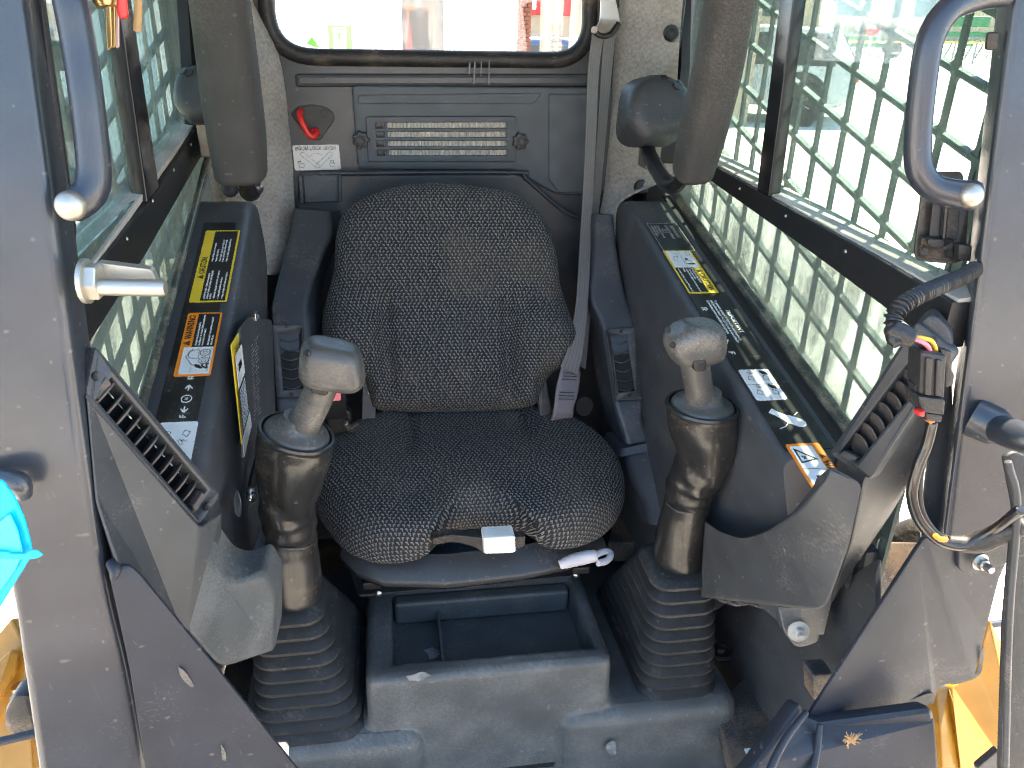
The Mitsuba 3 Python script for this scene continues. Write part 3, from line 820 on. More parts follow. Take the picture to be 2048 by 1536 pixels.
m = [mv(letters(s, .0038 if i == 0 else .003, ww, True), x0 + .067, y) for i, (s, ww, y) in enumerate((('Avoid Overturn', .052, .0352), ('• Carry load low', .040, .0300), ('• Avoid sharp slopes and high speed', .080, .0250), ('turns.', .014, .0200), ('• Load, unload, turn on flat ground', .080, .0110)))]
E(S + '__small_print', dR.put(cat(*m), .0022), 'print_white', False)
m = [mv(letters('IMPORTANT', .0065, .066, True), xR(1.142), .0485)]
m += [mv(letters(s, .0042, ww, True), xR(1.172), y) for s, ww, y in (('To prevent damage of hydraulics and engine, in', .118, .0390), ('temperatures below 0°C (32°F), run at slow idle for', .124, .0325), ('10 minutes before operation of controls.', .100, .0260))]
m += [mv(letters('R', .010, .010, True), xR(1.152), .009), mv(letters('F', .009, .008, True), xR(1.030), .009)]
m += [line([(xR(1.075), .014), (xR(1.050), .014)], .0024), line([(xR(1.060), .0075), (xR(1.050), .014), (xR(1.060), .0205)], .0026)]
E(RC + '__warm_up_notice', dR.put(cat(*m), .0014), 'print_white', False)
x0, w = xR(.984), .072
S = E(RC + '__bucket_chart', dR.put(flat(rrect(x0, .006, w, .0465, .004), .0005), .0013), 'white', False, 'white four part sticker with bucket drawings')
bucket_chart(x0, .006, w, .0465, dR, S)
# loader symbol
x0 = xR(.885)
m = [flat([(x0 - .012, .020), (x0 - .004, .012), (x0 + .004, .020), (x0 + .012, .026), (x0 + .012, .032), (x0 + .002, .034), (x0 - .004, .026)]), flat(LineString([(x0 + .012, .036), (x0 + .020, .047)]).buffer(.0088)),
     line([(x0 + .020, .030), (x0 + .026, .024), (x0 + .030, .014)], .0012), line([(x0 + .004, .046), (x0 - .002, .054)], .0012)]
E(RC + '__loader_symbol', dR.put(cat(*m), .0014), 'print_white', False)
x0, w = xR(.826), .085
S = E(RC + '__warning_sticker', dR.put(flat(rrect(x0, .007, w, .0475, .004), .0005), .0012), 'decal_orange', False, 'orange and white warning sticker half hidden by the right vent pod')
E(S + '__picture_field', dR.put(flat(rect(x0 + .005, .011, w - .006, .031), .0003), .0018), 'white', False)
q = Polygon([(x0 + .009, .014), (x0 + .031, .039), (x0 + .037, .0135)])
m = [flat(q.difference(q.buffer(-.0022))), line([(x0 + .046, .011), (x0 + .050, .042)], .0006), excl(x0 + .022, .0445, .008), mv(letters('WARNING', .0085, .055, True), x0 + .034, .0440),
     line([(x0 + .024, .019), (x0 + .029, .024)], .002), line([(x0 + .024, .024), (x0 + .030, .0205)], .0016), flat(rect(x0 + .060, .022, .007, .005))]
E(S + '__picture', dR.put(cat(*m), .0022), 'print_black', False)
for y, z in ((.95, 1.165), (.905, 1.07)):
    E(LC + '__mould_disc', lathe([(.018, 0), (.0185, .0015), (.0165, .0018), (.016, .0006)], (-.352, y, z), (1, 0, .1)), 'navy')

# hinged information plate by the left console
IP = 'information_plate'
mark(IP, 'dark angled metal plate with small CAUTION strip and two wing bolts by the left lever', 'plate')
E(IP + '__plate', slab([(-0.345,1.0731,1.3727),(-0.345,1.159,1.3629),(-0.345,1.3714,1.2854),(-0.345,1.286,1.1068),(-0.345,1.049,1.2067),(-0.345,0.9964,1.2107)], .004, [.004, .004, .02, .02, .01, 0], .001, out=(1, -1, .2)), 'navy')
E(IP + '__caution_strip', slab([(-0.347,1.0156,1.372),(-0.347,1.083,1.3685),(-0.347,1.0842,1.2162),(-0.347,1.0027,1.2074)], .0015, 0, .0003, out=(1, -1, .2)), 'decal_yellow', False, 'narrow yellow edged caution strip')
ps = A([(-0.3455,1.0169,1.37),(-0.3455,1.0724,1.367),(-0.3455,1.0737,1.223),(-0.3455,1.0008,1.2124)])


def qp(q, u, v):
    return (1 - v) * ((1 - u) * q[0] + u * q[1]) + v * ((1 - u) * q[3] + u * q[2])


def quad(q, u0, u1, v0, v1):
    return [qp(q, u0, v0), qp(q, u1, v0), qp(q, u1, v1), qp(q, u0, v1)]


o = A([.0012, -.0012, 0])
E(IP + '__caution_strip__picture_field', slab([p + o for p in quad(ps, .10, .97, .10, .40)], .0005, 0, 0, out=(1, -1, .2)), 'white', False)
E(IP + '__caution_strip__black_field', slab([p + o for p in quad(ps, .10, .97, .41, .80)], .0005, 0, 0, out=(1, -1, .2)), 'print_black', False)
E(IP + '__caution_strip__white_end', slab([p + o for p in quad(ps, -.05, 1.0, .84, 1.0)], .0005, 0, 0, out=(1, -1, .2)), 'white', False)
m = [slab([p + 1.5 * o for p in quad(ps, .15, .85, v, v + .014)], .0003, 0, 0, out=(1, -1, .2)) for v in np.arange(.43, .78, .034)]
E(IP + '__caution_strip__small_print', cat(*m), 'print_white', False, kind='stuff')
m = [slab([p + 1.5 * o for p in quad(ps, .15, .85, v, v + .012)], .0003, 0, 0, out=(1, -1, .2)) for v in (.04, .06)] + [slab([p + 1.5 * o for p in quad(ps, .3, .7, .2, .27)], .0003, 0, 0, out=(1, -1, .2))]
E(IP + '__caution_strip__heading', cat(*m), 'print_black', False, kind='stuff')
fz = A([(-0.3445,1.1311,1.3282),(-0.3445,1.2207,1.3201),(-0.3445,1.1646,1.1954),(-0.3445,1.0833,1.2182)])
rr = np.random.default_rng(3)
m = [slab([p + o for p in quad(fz, u, u + .13 + .3 * rr.random(), v, v + .006)], .0003, 0, 0, out=(1, -1, .2)) for u in (.05, .45) for v in np.arange(.03, .97, .045)]
E(IP + '__fuse_chart', cat(*m), 'print_grey', False, kind='stuff')
for p in [(-0.35,1.2077,1.3466),(-0.35,1.1465,1.185)]:
    E(IP + '__wing_bolt', cat(lathe([(.004, 0), (.004, .012)], p, (1, -.8, .3), 10), rb(A(p) + (.006, -.005, .003), (.004, .016, .012), .0015)), 'chrome')

# ---------------------------------------------------------------- air ducts either side of the seat


def ribbon(Ls, Rs, back, rad=.012, sub=3):
    a, b = spline(Ls, sub), spline(Rs, sub)
    rings = []
    for p, q in zip(a, b):
        rings.append(A(fillet([p, q, q + A(back), p + A(back)], [rad, rad, .002, .002], 5)))
    return loft(rings)


for key, lab, L_, R_, back, plate, opening, bolts in (
        ('air_duct', 'dirty navy air duct with small louvre right of the seat back',
         [(0.2963,1.58,1.4303),(0.2859,1.525,1.3506),(0.2695,1.475,1.2834),(0.2869,1.43,1.2308),(0.2968,1.345,1.1135),(0.3069,1.32,1.0678),(0.3164,1.3,1.0331)], [(0.3375,1.58,1.4302),(0.3379,1.525,1.3564),(0.348,1.475,1.2819),(0.3574,1.43,1.2397),(0.3597,1.345,1.1141),(0.3529,1.32,1.0822),(0.3671,1.3,1.0416)], (0, .12, -.02),
         [(0.2912,1.428,1.2346),(0.3549,1.428,1.2372),(0.3544,1.336,1.1174),(0.2971,1.336,1.1165)], [(0.3042,1.424,1.2153),(0.3365,1.424,1.2187),(0.3362,1.342,1.1339),(0.3046,1.342,1.1319)], [(0.3227,1.42,1.2302),(0.324,1.334,1.1282)]),
        ('air_duct', 'dusty navy air duct with small louvre between the left lever and the seat back',
         [(-0.3229,1.625,1.4348),(-0.3293,1.585,1.3909),(-0.3407,1.555,1.3559),(-0.3594,1.475,1.2857),(-0.3566,1.43,1.2557),(-0.3519,1.352,1.1461),(-0.3509,1.34,1.121),(-0.3343,1.33,1.0838)], [(-0.2491,1.625,1.4286),(-0.2453,1.585,1.3904),(-0.2644,1.555,1.3551),(-0.2897,1.475,1.2943),(-0.2872,1.43,1.2539),(-0.2782,1.352,1.143),(-0.2764,1.34,1.1176),(-0.2683,1.33,1.0805)], (.015, .12, -.02),
         [(-0.3542,1.428,1.2603),(-0.2987,1.428,1.2579),(-0.2919,1.344,1.1462),(-0.3473,1.344,1.1465)], [(-0.3435,1.424,1.2425),(-0.308,1.424,1.2396),(-0.2993,1.35,1.1611),(-0.3336,1.35,1.1584)], [(-0.3271,1.42,1.2585),(-0.3189,1.342,1.1533)])):
    k = key
    while k in labels:
        k = key + '_001'
    mark(k, lab, 'air duct', 'ducts flanking the seat')
    E(k + '__housing', ribbon(L_, R_, back), 'navy_dirty', 40)
    plate = [A(p) + A([0, -.006, 0]) for p in plate]
    opening = [A(p) + A([0, -.006, 0]) for p in opening]
    bolts = [A(p) + A([0, -.006, 0]) for p in bolts]
    E(k + '__vent_plate', slab(plate, .008, .006, .002, holes=[A(opening)]), 'pod')
    op = A(opening)
    E(k + '__vent_plate__throat', slab([p + A([0, .0068, 0]) for p in op], .001, 0, 0), 'black', False)
    for v in np.linspace(.10, .95, 6):
        a_, b_ = qp(op, .02, v), qp(op, .98, v)
        mid = (a_ + b_) / 2 + A([0, -.002, -.004])
        E(k + '__slat', tube([a_ + (0, .005, 0), a_ + (.003, .001, -.001), mid, b_ + (-.003, .001, -.001), b_ + (0, .005, 0)], .0014, 6, 3), 'pod')
    for p in bolts:
        E(k + '__screw', lathe([(.0035, 0), (.003, .0015)], p, (0, -1, .2), 10), 'black_dusty')
# lower part of the right duct
E('air_duct__collar', ribbon([(0.3062,1.295,1.0274),(0.2974,1.285,1.0143)], [(0.386,1.285,1.0484),(0.388,1.275,1.0359)], (0, .11, -.02), .012, 2), 'navy_dirty')
E('air_duct__lower_duct', ribbon([(0.3142,1.295,1.0191),(0.3162,1.25,0.9827),(0.3311,1.2,0.9563),(0.3338,1.17,0.931)], [(0.3831,1.285,1.0375),(0.3935,1.22,1.0121),(0.4231,1.16,0.9753),(0.429,1.12,0.9573)], (0, .12, -.05), .014), 'navy_dirty')

# ---------------------------------------------------------------- front corner vent pods


def vent_pod(k, lab, face, opening, tilt, n_slats, out, bodymat='pod'):
    mark(k, lab, 'vent pod', 'front corner vent pods')
    f, op = A(face), A(opening)
    E(k + '__vent_frame', slab(fillet(f, [.008] * len(f)), .024, 0, .004, out=out, holes=[op]), 'pod')
    c, x, y, n = frame(f, out)
    E(k + '__vent_frame__throat', slab([p - n * .024 for p in op + (op - op.mean(0)) * .02], .004, 0, 0, out=out), 'black', False)
    d = (op[2] + op[3] - op[0] - op[1]) / 2
    L = np.linalg.norm(d)
    d /= L
    wv = (op[1] + op[2] - op[0] - op[3]) / 2
    wd = np.linalg.norm(wv)
    wv /= wd
    for i in range(n_slats):
        cc = qp(op, .5, (i + .6) / (n_slats + .4)) - n * .013
        t = np.linspace(0, 2 * math.pi, 25)[:-1]
        ax_ = nrm(d * .866 + n * .5) if tilt == 'lean' else nrm(tilt)
        up_ = nrm(A([0, 0, 1.0]) - ax_ * ax_[2])
        sd_ = np.cross(up_, ax_)
        pts = [cc + sd_ * .0165 * math.cos(a) + up_ * .0175 * math.sin(a) for a in t]
        rim = np.vstack([pts, pts[:2]])
        E(k + '__louvre', cat(slab(pts, .0016, 0, .0004, out=-ax_), tube(rim, .0011, 5, 0, False), rb(cc + sd_ * .0165, (.003, .003, .004), .0008)), 'louver')
    for v0 in (-.045, 1.045):
        E(k + '__thumbwheel', rb(qp(op, .5, v0 + (.035 if v0 < 0 else -.035)) - n * .006, (wd * .8, .010, .012), .002, np.stack([wv, d, np.cross(wv, d)], 1)), 'louver')
    for q in (qp(f[[0, 1, 2, 3]], .5, .035), qp(f[[0, 1, 2, 3]], .5, .965)):
        E(k + '__screw', lathe([(.005, -.001), (.0045, .0015), (.002, .0008)], q, n, 12), 'black')
    return n


vent_pod('vent_pod', 'dusty charcoal vent pod with dark louvres in the right front corner', [(0.4407,0.735,1.4842),(0.4707,0.702,1.4592),(0.4183,0.716,1.2905),(0.3969,0.775,1.2957)], [(0.4485,0.732,1.4464),(0.4645,0.714,1.4452),(0.4044,0.728,1.3102),(0.4011,0.757,1.3088)], (.95, .1, .3), 9, (-.6, -.5, .6))
vent_pod('vent_pod_001', 'charcoal vent pod with dark louvres in the left front corner', [(-0.421,0.712,1.4365),(-0.4134,0.742,1.4785),(-0.3357,0.811,1.2632),(-0.3552,0.776,1.2455)], [(-0.4136,0.722,1.429),(-0.4028,0.737,1.4445),(-0.3469,0.796,1.2792),(-0.3626,0.783,1.2621)], 'lean', 11, (.5, -.55, .65))
E('vent_pod__body', slab([(0.335,0.9202,0.9657),(0.335,0.9485,1.0857),(0.336,0.9014,1.1002),(0.337,0.8361,1.1322),(0.337,0.7778,1.1842),(0.338,0.7182,1.2579),(0.342,0.6893,1.3176),(0.345,0.6917,1.3302),(0.375,0.6697,1.3187),(0.375,0.6669,1.2377),(0.372,0.6752,1.1469),(0.37,0.6858,1.1316)], .03, [0, 0, .01, .02, .02, .02, .01, .01, .01, .01, .01, .005], .005, back=(.02, .05, -.045)), 'pod', 35)
E('vent_pod__side', slab([(0.4182,0.727,1.284),(0.4765,0.712,1.4563),(0.5155,0.74,1.3809),(0.5293,0.76,1.3162),(0.5198,0.79,1.1858),(0.4997,0.815,1.0906),(0.4698,0.8,1.0351),(0.4479,0.762,1.1646)], .02, [.004, .01, .01, .01, .01, .01, .004, .004], .004, back=(.0, .06, 0)), 'pod')
E('vent_pod__filler', slab([(0.4281,0.8,1.2677),(0.51,0.8,1.3036),(0.5711,0.83,1.1408),(0.4903,0.83,1.1217)], .004, .004, .001), 'pod')
E('vent_pod__head', slab([(0.4438,0.735,1.4485),(0.4444,0.74,1.4736),(0.4547,0.73,1.496),(0.4733,0.715,1.4776),(0.4788,0.71,1.4451)], .04, .012, .006), 'pod')
E('vent_pod_001__body', slab([(-0.4197,0.712,1.4442),(-0.4142,0.722,1.4174),(-0.353,0.772,1.2481),(-0.336,0.805,1.2467),(-0.3403,0.805,1.2333),(-0.3596,0.777,1.2209),(-0.3763,0.763,1.2187),(-0.3816,0.754,1.2041),(-0.3799,0.74,1.1385),(-0.3776,0.731,1.1173),(-0.4049,0.666,1.2665),(-0.4201,0.684,1.3417)], .03, .006, .004, back=(-.012, .03, -.05)), 'pod')
E('vent_pod_001__lower_body', slab([(-0.3801,0.751,1.2062),(-0.3726,0.758,1.222),(-0.3592,0.775,1.2209),(-0.3533,0.788,1.1916),(-0.3457,0.803,1.1552),(-0.3308,0.819,1.1341),(-0.3062,0.846,1.1282),(-0.2963,0.856,1.0878),(-0.3017,0.833,1.0117),(-0.3046,0.828,1.0081),(-0.3548,0.763,1.0455),(-0.3768,0.735,1.1296)], .03, [.012, .012, .008, .01, .012, .02, .01, .01, .01, .01, .02, .012], .008, back=(0, .08, -.01)), 'tray', 35)
E('vent_pod_001__bin_rim', ribbon([(-0.3261,1.03,1.1188),(-0.343,1,1.074),(-0.3549,0.95,1.0628),(-0.3669,0.885,1.0961)], [(-0.3046,1.03,1.1086),(-0.3143,1,1.0673),(-0.3232,0.955,1.0494),(-0.3451,0.905,1.0655)], (0, .02, -.03), .005), 'tray')
for x in (1,):
    E('vent_pod__tab', slab([(0.3886,0.8,1.0378),(0.4537,0.8,1.0313),(0.4671,0.8,0.9653),(0.4314,0.8,0.9552),(0.4042,0.8,0.9933)], .02, [.002, .002, .01, .02, .01], .004), 'navy_dirty')
    b = A((0.425,0.795,0.9954))
    E('vent_pod__bolt', cat(lathe([(.0155, 0), (.0155, .002)], b, (-.25, -1, .25)), hexnut(b + (-.001, -.003, 0), (-.25, -1, .25), .0085, .007), lathe([(.0042, 0), (.0042, .014)], b + (-.002, -.004, 0), (-.25, -1, .25), 12)), 'washer')
# crusted dirt under the right pod
rr = np.random.default_rng(11)
pa, pb = A((0.3702,0.93,0.9464)), A((0.4309,0.86,0.986))
m = [trimesh.creation.icosphere(subdivisions=1, radius=.004 + .005 * rr.random()) for _ in range(38)]
for k_ in m:
    k_.apply_scale((1, .8, .5))
    k_.apply_translation(pa + (pb - pa) * rr.random() + rr.normal(0, .002, 3))
E('vent_pod__mud_crust', cat(*m), 'rust', kind='stuff')

# ---------------------------------------------------------------- side windows and guards
for s, k, lab, lab2 in ((1, 'side_window', 'tinted sliding window with dark rail on the right of the cab', 'dark green expanded metal guard outside the right window'), (-1, 'side_window_001', 'dirty green tinted window with dark rail on the left of the cab', 'dark green expanded metal guard outside the left window')):
    mark(k, lab, 'window', 'side windows')
    if s > 0:
        rail = [(0.478,1.5752,1.5641),(0.478,1.1936,1.5378),(0.478,0.8864,1.5176),(0.478,0.7325,1.5045),(0.478,0.7332,1.4511),(0.478,0.7866,1.455),(0.478,1.0188,1.4824),(0.478,1.4975,1.5306)]
        bar = [(0.478,1.2606,1.8685),(0.478,1.2153,1.8651),(0.478,1.1936,1.5378),(0.478,1.2372,1.5407)]
        edge = [(0.478,1.7466,1.9045),(0.478,1.7044,1.9014),(0.478,1.6557,1.7191),(0.478,1.6573,1.5953)]
    else:
        rail = [(-0.478,1.5933,1.5974),(-0.478,1.279,1.535),(-0.478,1.0042,1.4978),(-0.478,0.9072,1.4834),(-0.478,0.8706,1.4176),(-0.478,0.9017,1.4227),(-0.478,1.1504,1.4591),(-0.478,1.5991,1.5424)]
        bar = [(-0.478,1.222,1.8267),(-0.478,1.278,1.8308),(-0.478,1.2763,1.5354),(-0.478,1.2059,1.5265)]
        edge = [(-0.478,1.6556,1.8588),(-0.478,1.7075,1.8627),(-0.478,1.6307,1.6568),(-0.478,1.5742,1.5948)]
    E(k + '__rail', slab(rail, .03, 0, .003, out=(-s, 0, .2)), 'black', 35)
    E(k + '__division_bar', slab(bar, .022, 0, .003, out=(-s, 0, .2)), 'black_gloss')
    E(k + '__rear_edge', slab(edge, .02, 0, .002, out=(-s, 0, .2)), 'black')
    r = A(rail)[:4]
    yf = .80 if s > 0 else .78
    E(k + '__sill', slab([r[0] + (s * .006, 0, .004), r[3] + (s * .006, 0, .004), r[3] + (s * .046, 0, .009), r[0] + (s * .046, 0, .009)], .01, 0, .001, out=(0, 0, 1)), 'sill_dust')
    for q in np.linspace(.12, .95, 5):
        c_ = r[0] + (r[3] - r[0]) * q + A([-s * .001, 0, -.012])
        E(k + '__rail_rivet', lathe([(.003, 0), (.002, .0015)], c_, (-s, 0, 0), 10), 'steel')
    E(k + '__pane', slab([(s * .502, yf, 1.46), (s * .502, 1.68, 1.58), (s * .502, 1.68, 1.9), (s * .502, yf, 1.9)], .004, 0, .0003, out=(-s, 0, 0)), 'glass_green', False)
    E(k + '__lower_pane', slab([(s * .488, yf, 1.06), (s * .488, 1.20, 1.2), (s * .488, 1.68, 1.34), (s * .488, 1.68, 1.575), (s * .488, yf, 1.50)], .004, 0, .0003, out=(-s, 0, 0)), 'glass_dusty', False)
    if s > 0:
        E(k + '__gasket', tube([(.466, 1.62, 1.483), (.466, 1.316, 1.410), (.466, .80, 1.281)], .009, 10, 3), 'gasket')
        E(k + '__gasket_channel', slab([(.455, 1.58, 1.472), (.455, .80, 1.278), (.440, .80, 1.277), (.440, 1.58, 1.471)], .006, 0, .001, out=(0, 0, 1)), 'black')
    else:
        E(k + '__gasket', tube([(-.458, 1.56, 1.548), (-.458, 1.286, 1.437), (-.458, .78, 1.232)], .007, 10, 3), 'gasket')
    g = 'window_guard' + ('' if s > 0 else '_001')
    from shapely.ops import unary_union
    clip = Polygon([(yf, 1.04), (1.2, 1.12), (1.68, 1.22), (1.68, 2.08), (yf, 2.08)])
    vert = [LineString([(1.236 + .0701 * i, .9), (1.236 + .0701 * i, 2.1)]).buffer(.0035, cap_style=2) for i in range(-8, 9)]
    diag = [LineString([(.5, 1.774 + .30 * (.5 - 1.24) + .0717 * j), (1.8, 1.774 + .30 * (1.8 - 1.24) + .0717 * j)]).buffer(.0035, cap_style=2) for j in range(-16, 10)]
    net = unary_union(vert + diag).buffer(.008, 4).buffer(-.008, 4).intersection(clip).union(clip.exterior.buffer(.008, 4))
    dg = unary_union(diag).intersection(clip)
    def ext(sh, t0, t1):
        ms_ = []
        for p_ in getattr(sh, 'geoms', [sh]):
            if p_.area > 1e-5:
                q_ = trimesh.creation.extrude_polygon(p_, t1 - t0, engine='earcut')
                q_.apply_translation((0, 0, t0))
                ms_.append(q_)
        return cat(*ms_)
    gm = cat(ext(net, 0, .006), ext(dg, -.002, .009))
    v = A(gm.vertices)
    E(g, tm(np.stack([s * .527 + s * v[:, 2], v[:, 0], v[:, 1]], 1), gm.faces if s > 0 else A(gm.faces)[:, ::-1]), 'guard', False, lab2, 'window guard', 'expanded metal window guards')

GS = 'strut_joint'
mark(GS, 'small chrome ball joint on a black rod beside the left lever', 'ball joint')
E(GS + '__rod', tube([(-0.356,1.06,1.1155),(-0.3526,1.1,1.1316),(-0.3489,1.16,1.1436)], [.006, .006, .006], 10, 3), 'black')
E(GS + '__ball', lathe([(.0005, -.008), (.005, -.0064), (.0078, -.002), (.0078, .002), (.005, .0064), (.0005, .008)], (-0.3533,1.05,1.1135), (0, 0, 1), 20), 'chrome')
E(GS + '__socket', lathe([(.006, 0), (.0075, .003), (.006, .008)], (-0.3529,1.052,1.1202), (.1, .2, 1), 16), 'steel')

# ---------------------------------------------------------------- floor unit with the open tray
def rbox3(x0, x1, y0, y1, z0, z1, r, n=20):
    s = m3.Manifold.sphere(r, n)
    return m3.Manifold.batch_hull([s.translate((x, y, z)) for x in (x0 + r, x1 - r) for y in (y0 + r, y1 - r) for z in (z0 + r, z1 - r)])


def taper(x0, x1, y0, y1, z0, z1, r, dx, dy, n=20):
    """A rounded pocket that widens by dx, dy towards its top."""
    s = m3.Manifold.sphere(r, n)
    return m3.Manifold.batch_hull([s.translate((x, y, z)) for z, a, b in ((z0 + r, 0, 0), (z1, dx, dy)) for x in (x0 + r - a, x1 - r + a) for y in (y0 + r - b, y1 - r + b)])


def prismz(p, r, z0, z1):
    q = fillet(p, r, 8)
    if area2(q) < 0:
        q = q[::-1]
    return m3.CrossSection([A(q)]).extrude(z1 - z0).translate((0, 0, z0))


def mesh_of(m):
    q = m.to_mesh()
    return tm(q.vert_properties[:, :3], q.tri_verts)


BL = [(-.372, .958), (-.208, .958), (-.208, 1.265), (-.372, 1.265)]
BR = [(.282, .968), (.416, .968), (.416, 1.285), (.272, 1.285)]


def hullbox(x0, x1, top_y, low_y, y1, z0, z1, r, n=20):
    sp = m3.Manifold.sphere(r, n)
    pts = [(x, y, z) for x in (x0 + r, x1 - r) for y, z in ((top_y + r, z1 - r), (y1 - r, z1 - r), (low_y + r, z0 + r), (y1 - r, z0 + r))]
    return m3.Manifold.batch_hull([sp.translate(p) for p in pts])


unit = hullbox(-.196, .217, .968, .925, 1.42, .30, .806, .018)
unit += hullbox(-.208, .229, .962, .925, 1.42, .30, .722, .022)
unit += hullbox(-.41, -.10, .935, .915, 1.42, .30, .706, .035)
unit += hullbox(.12, .455, .942, .918, 1.42, .30, .706, .035)
unit -= taper(-.150, .190, 1.004, 1.20, .735, .83, .010, .004, .003)
unit -= prismz(BL, .05, .6, .9)
unit -= prismz(BR, .05, .6, .9)
um = mesh_of(unit.refine_to_length(.012))
trimesh.smoothing.filter_taubin(um, lamb=.5, nu=.52, iterations=14)
FU = 'floor_console'
mark(FU, 'scuffed grey floor box with an open tray below the seat', 'tray')
E(FU + '__body', um, 'tray', 40)
E(FU + '__divider', rb((-.066, 1.10, .752), (.005, .185, .035), .0018), 'tray')
E(FU + '__tray_step', rb((.02, 1.186, .765), (.335, .03, .05), .008), 'tray')
E(FU + '__underside', slab([(-.4, .95, .60), (.45, .95, .60), (.45, 1.4, .60), (-.4, 1.4, .60)], .01, 0, 0, out=(0, 0, 1)), 'black', False)
E('dirty_ledge', slab([(0.2987,1.3045,0.8),(0.4359,1.2887,0.8),(0.4726,1.4415,0.8),(0.3719,1.4633,0.8)], .05, .01, .004, out=(0, 0, 1)), 'rust', 35, 'rusty dirt covered ledge between the seat cushion and the right lever', 'ledge')
E('push_rivet', cat(lathe([(.025, 0), (.025, .002), (.020, .004), (.014, .002), (.0135, .0015)], (0.4613,1.0647,0.7065), (0, 0, 1), 24), lathe([(.0085, 0), (.0085, .006), (.006, .008)], (0.4604,1.0632,0.708), (0, 0, 1), 6)), 'black_dusty', 35, 'black round push rivet on the floor beside the right boot', 'fastener')

# footwell on the right
FW = 'footwell'
mark(FW, 'dark dusty footwell beside the right boot', 'footwell')
E(FW + '__wall', slab([(0.5,1.2164,0.7274),(0.5,1.0661,0.8463),(0.5,0.8693,0.9926),(0.5,0.774,1.1275),(0.5,0.7279,1.0045),(0.5,0.7677,0.9446),(0.5,0.8816,0.8542),(0.5,1.0666,0.7224)], .01, 0, .002, out=(-1, 0, 0)), 'navy')
E(FW + '__step', slab([(0.4246,0.989,0.66),(0.5514,1.0674,0.66),(0.6488,1.0159,0.66),(0.5346,0.81,0.66),(0.3948,0.8285,0.66)], .03, .006, .003, out=(0, 0, 1)), 'rust')
E(FW + '__ledge', slab([(0.6148,0.93,1.0401),(0.6467,0.86,1.0838),(0.6078,0.83,0.995),(0.5787,0.88,0.9764)], .01, .004, .002), 'rust')
E(FW + '__ledge_block', slab([(0.4231,0.74,0.9666),(0.4547,0.74,0.9655),(0.4512,0.74,0.9171),(0.4344,0.74,0.9174)], .03, .004, .003), 'rust')
E(FW + '__tyre_edge', tube([(0.6934,1.05,1.0261),(0.6862,1,1.003),(0.6894,0.96,1.0152),(0.7038,0.93,1.0543)], [.03, .032, .03, .025], 14), 'tyre')
E('data_plate', slab([(0.4325,0.8798,0.667),(0.4543,0.8801,0.667),(0.4578,0.8532,0.667),(0.4318,0.8546,0.667)], .002, 0, .0005, out=(0, 0, 1)), 'white', 35, 'small white perforated plate at the bottom edge right of centre', 'label')

# ---------------------------------------------------------------- operator seat
SEAT = 'operator_seat'
mark(SEAT, 'operator seat in worn dark grey woven fabric', 'seat')


def g1(x, c, w):
    return np.exp(-((x - c) / w) ** 2)


def sst(a, b, x):
    t = np.clip((x - a) / (b - a), 0, 1)
    return t * t * (3 - 2 * t)


bo = [(0.005,1.5516,1.4976),(0.1092,1.5457,1.4823),(0.171,1.5299,1.4407),(0.1979,1.5049,1.3753),(0.2064,1.4798,1.3095),(0.2236,1.4581,1.2526),(0.2402,1.4428,1.2123),(0.2254,1.4248,1.1652),(0.1779,1.4145,1.1381),(0.1572,1.401,1.1026),(0.1401,1.3933,1.0824),(0.0663,1.3907,1.0757),(-0.0243,1.3914,1.0773),(-0.1034,1.3925,1.0804),(-0.1694,1.3956,1.0885),(-0.1819,1.4056,1.1147),(-0.1941,1.418,1.1472),(-0.2262,1.4229,1.1601),(-0.2583,1.4337,1.1883),(-0.2667,1.4517,1.2356),(-0.2591,1.4688,1.2805),(-0.2396,1.492,1.3414),(-0.2332,1.5152,1.4023),(-0.2123,1.5336,1.4505),(-0.1511,1.5459,1.4827),(-0.0733,1.5518,1.4982)]


def back_bump(x, y):
    low = 1 - sst(-.02, .07, y)
    b = .024 * sst(.11, .16, np.abs(x)) * low
    b -= .018 * g1(np.abs(x), .118 + .12 * np.clip(y, -.3, .02) * .2, .013) * low
    b += .012 * g1(y, -.09, .06) * g1(x, 0, .09)
    b -= .010 * g1(y, .015, .02) * g1(np.abs(x), .15, .05)
    b -= .010 * g1(x, 0, .13) * g1(y, .10, .09)
    return b


bs = spline(np.vstack([bo, bo[:1]]), 4)[:-1]
m, uv = cushion(bs, (0, -.934, .356), .045, .014, .055, back_bump, 30)
E(SEAT + '__backrest', m, 'fabric', True, uv=uv)
co = [(-0.1795,1.0925,0.9509),(-0.2255,1.1203,0.9581),(-0.2592,1.1696,0.9709),(-0.2826,1.2229,0.9847),(-0.2912,1.2781,0.9991),(-0.2781,1.342,1.0157),(-0.2326,1.4015,1.0312),(-0.1786,1.4393,1.041),(-0.1627,1.5201,1.062),(0.1487,1.5102,1.0595),(0.1634,1.4362,1.0402),(0.2171,1.4095,1.0333),(0.2682,1.3535,1.0187),(0.2952,1.2878,1.0016),(0.2945,1.2215,0.9844),(0.274,1.1672,0.9703),(0.2356,1.1212,0.9583),(0.1889,1.0983,0.9524),(0.143,1.0935,0.9511),(0.1112,1.1048,0.9541),(0.097,1.1259,0.9595),(0.0619,1.1434,0.9641),(0.0002,1.1518,0.9663),(-0.0403,1.1461,0.9648),(-0.0657,1.124,0.959),(-0.0913,1.0984,0.9524),(-0.1339,1.0876,0.9496)]


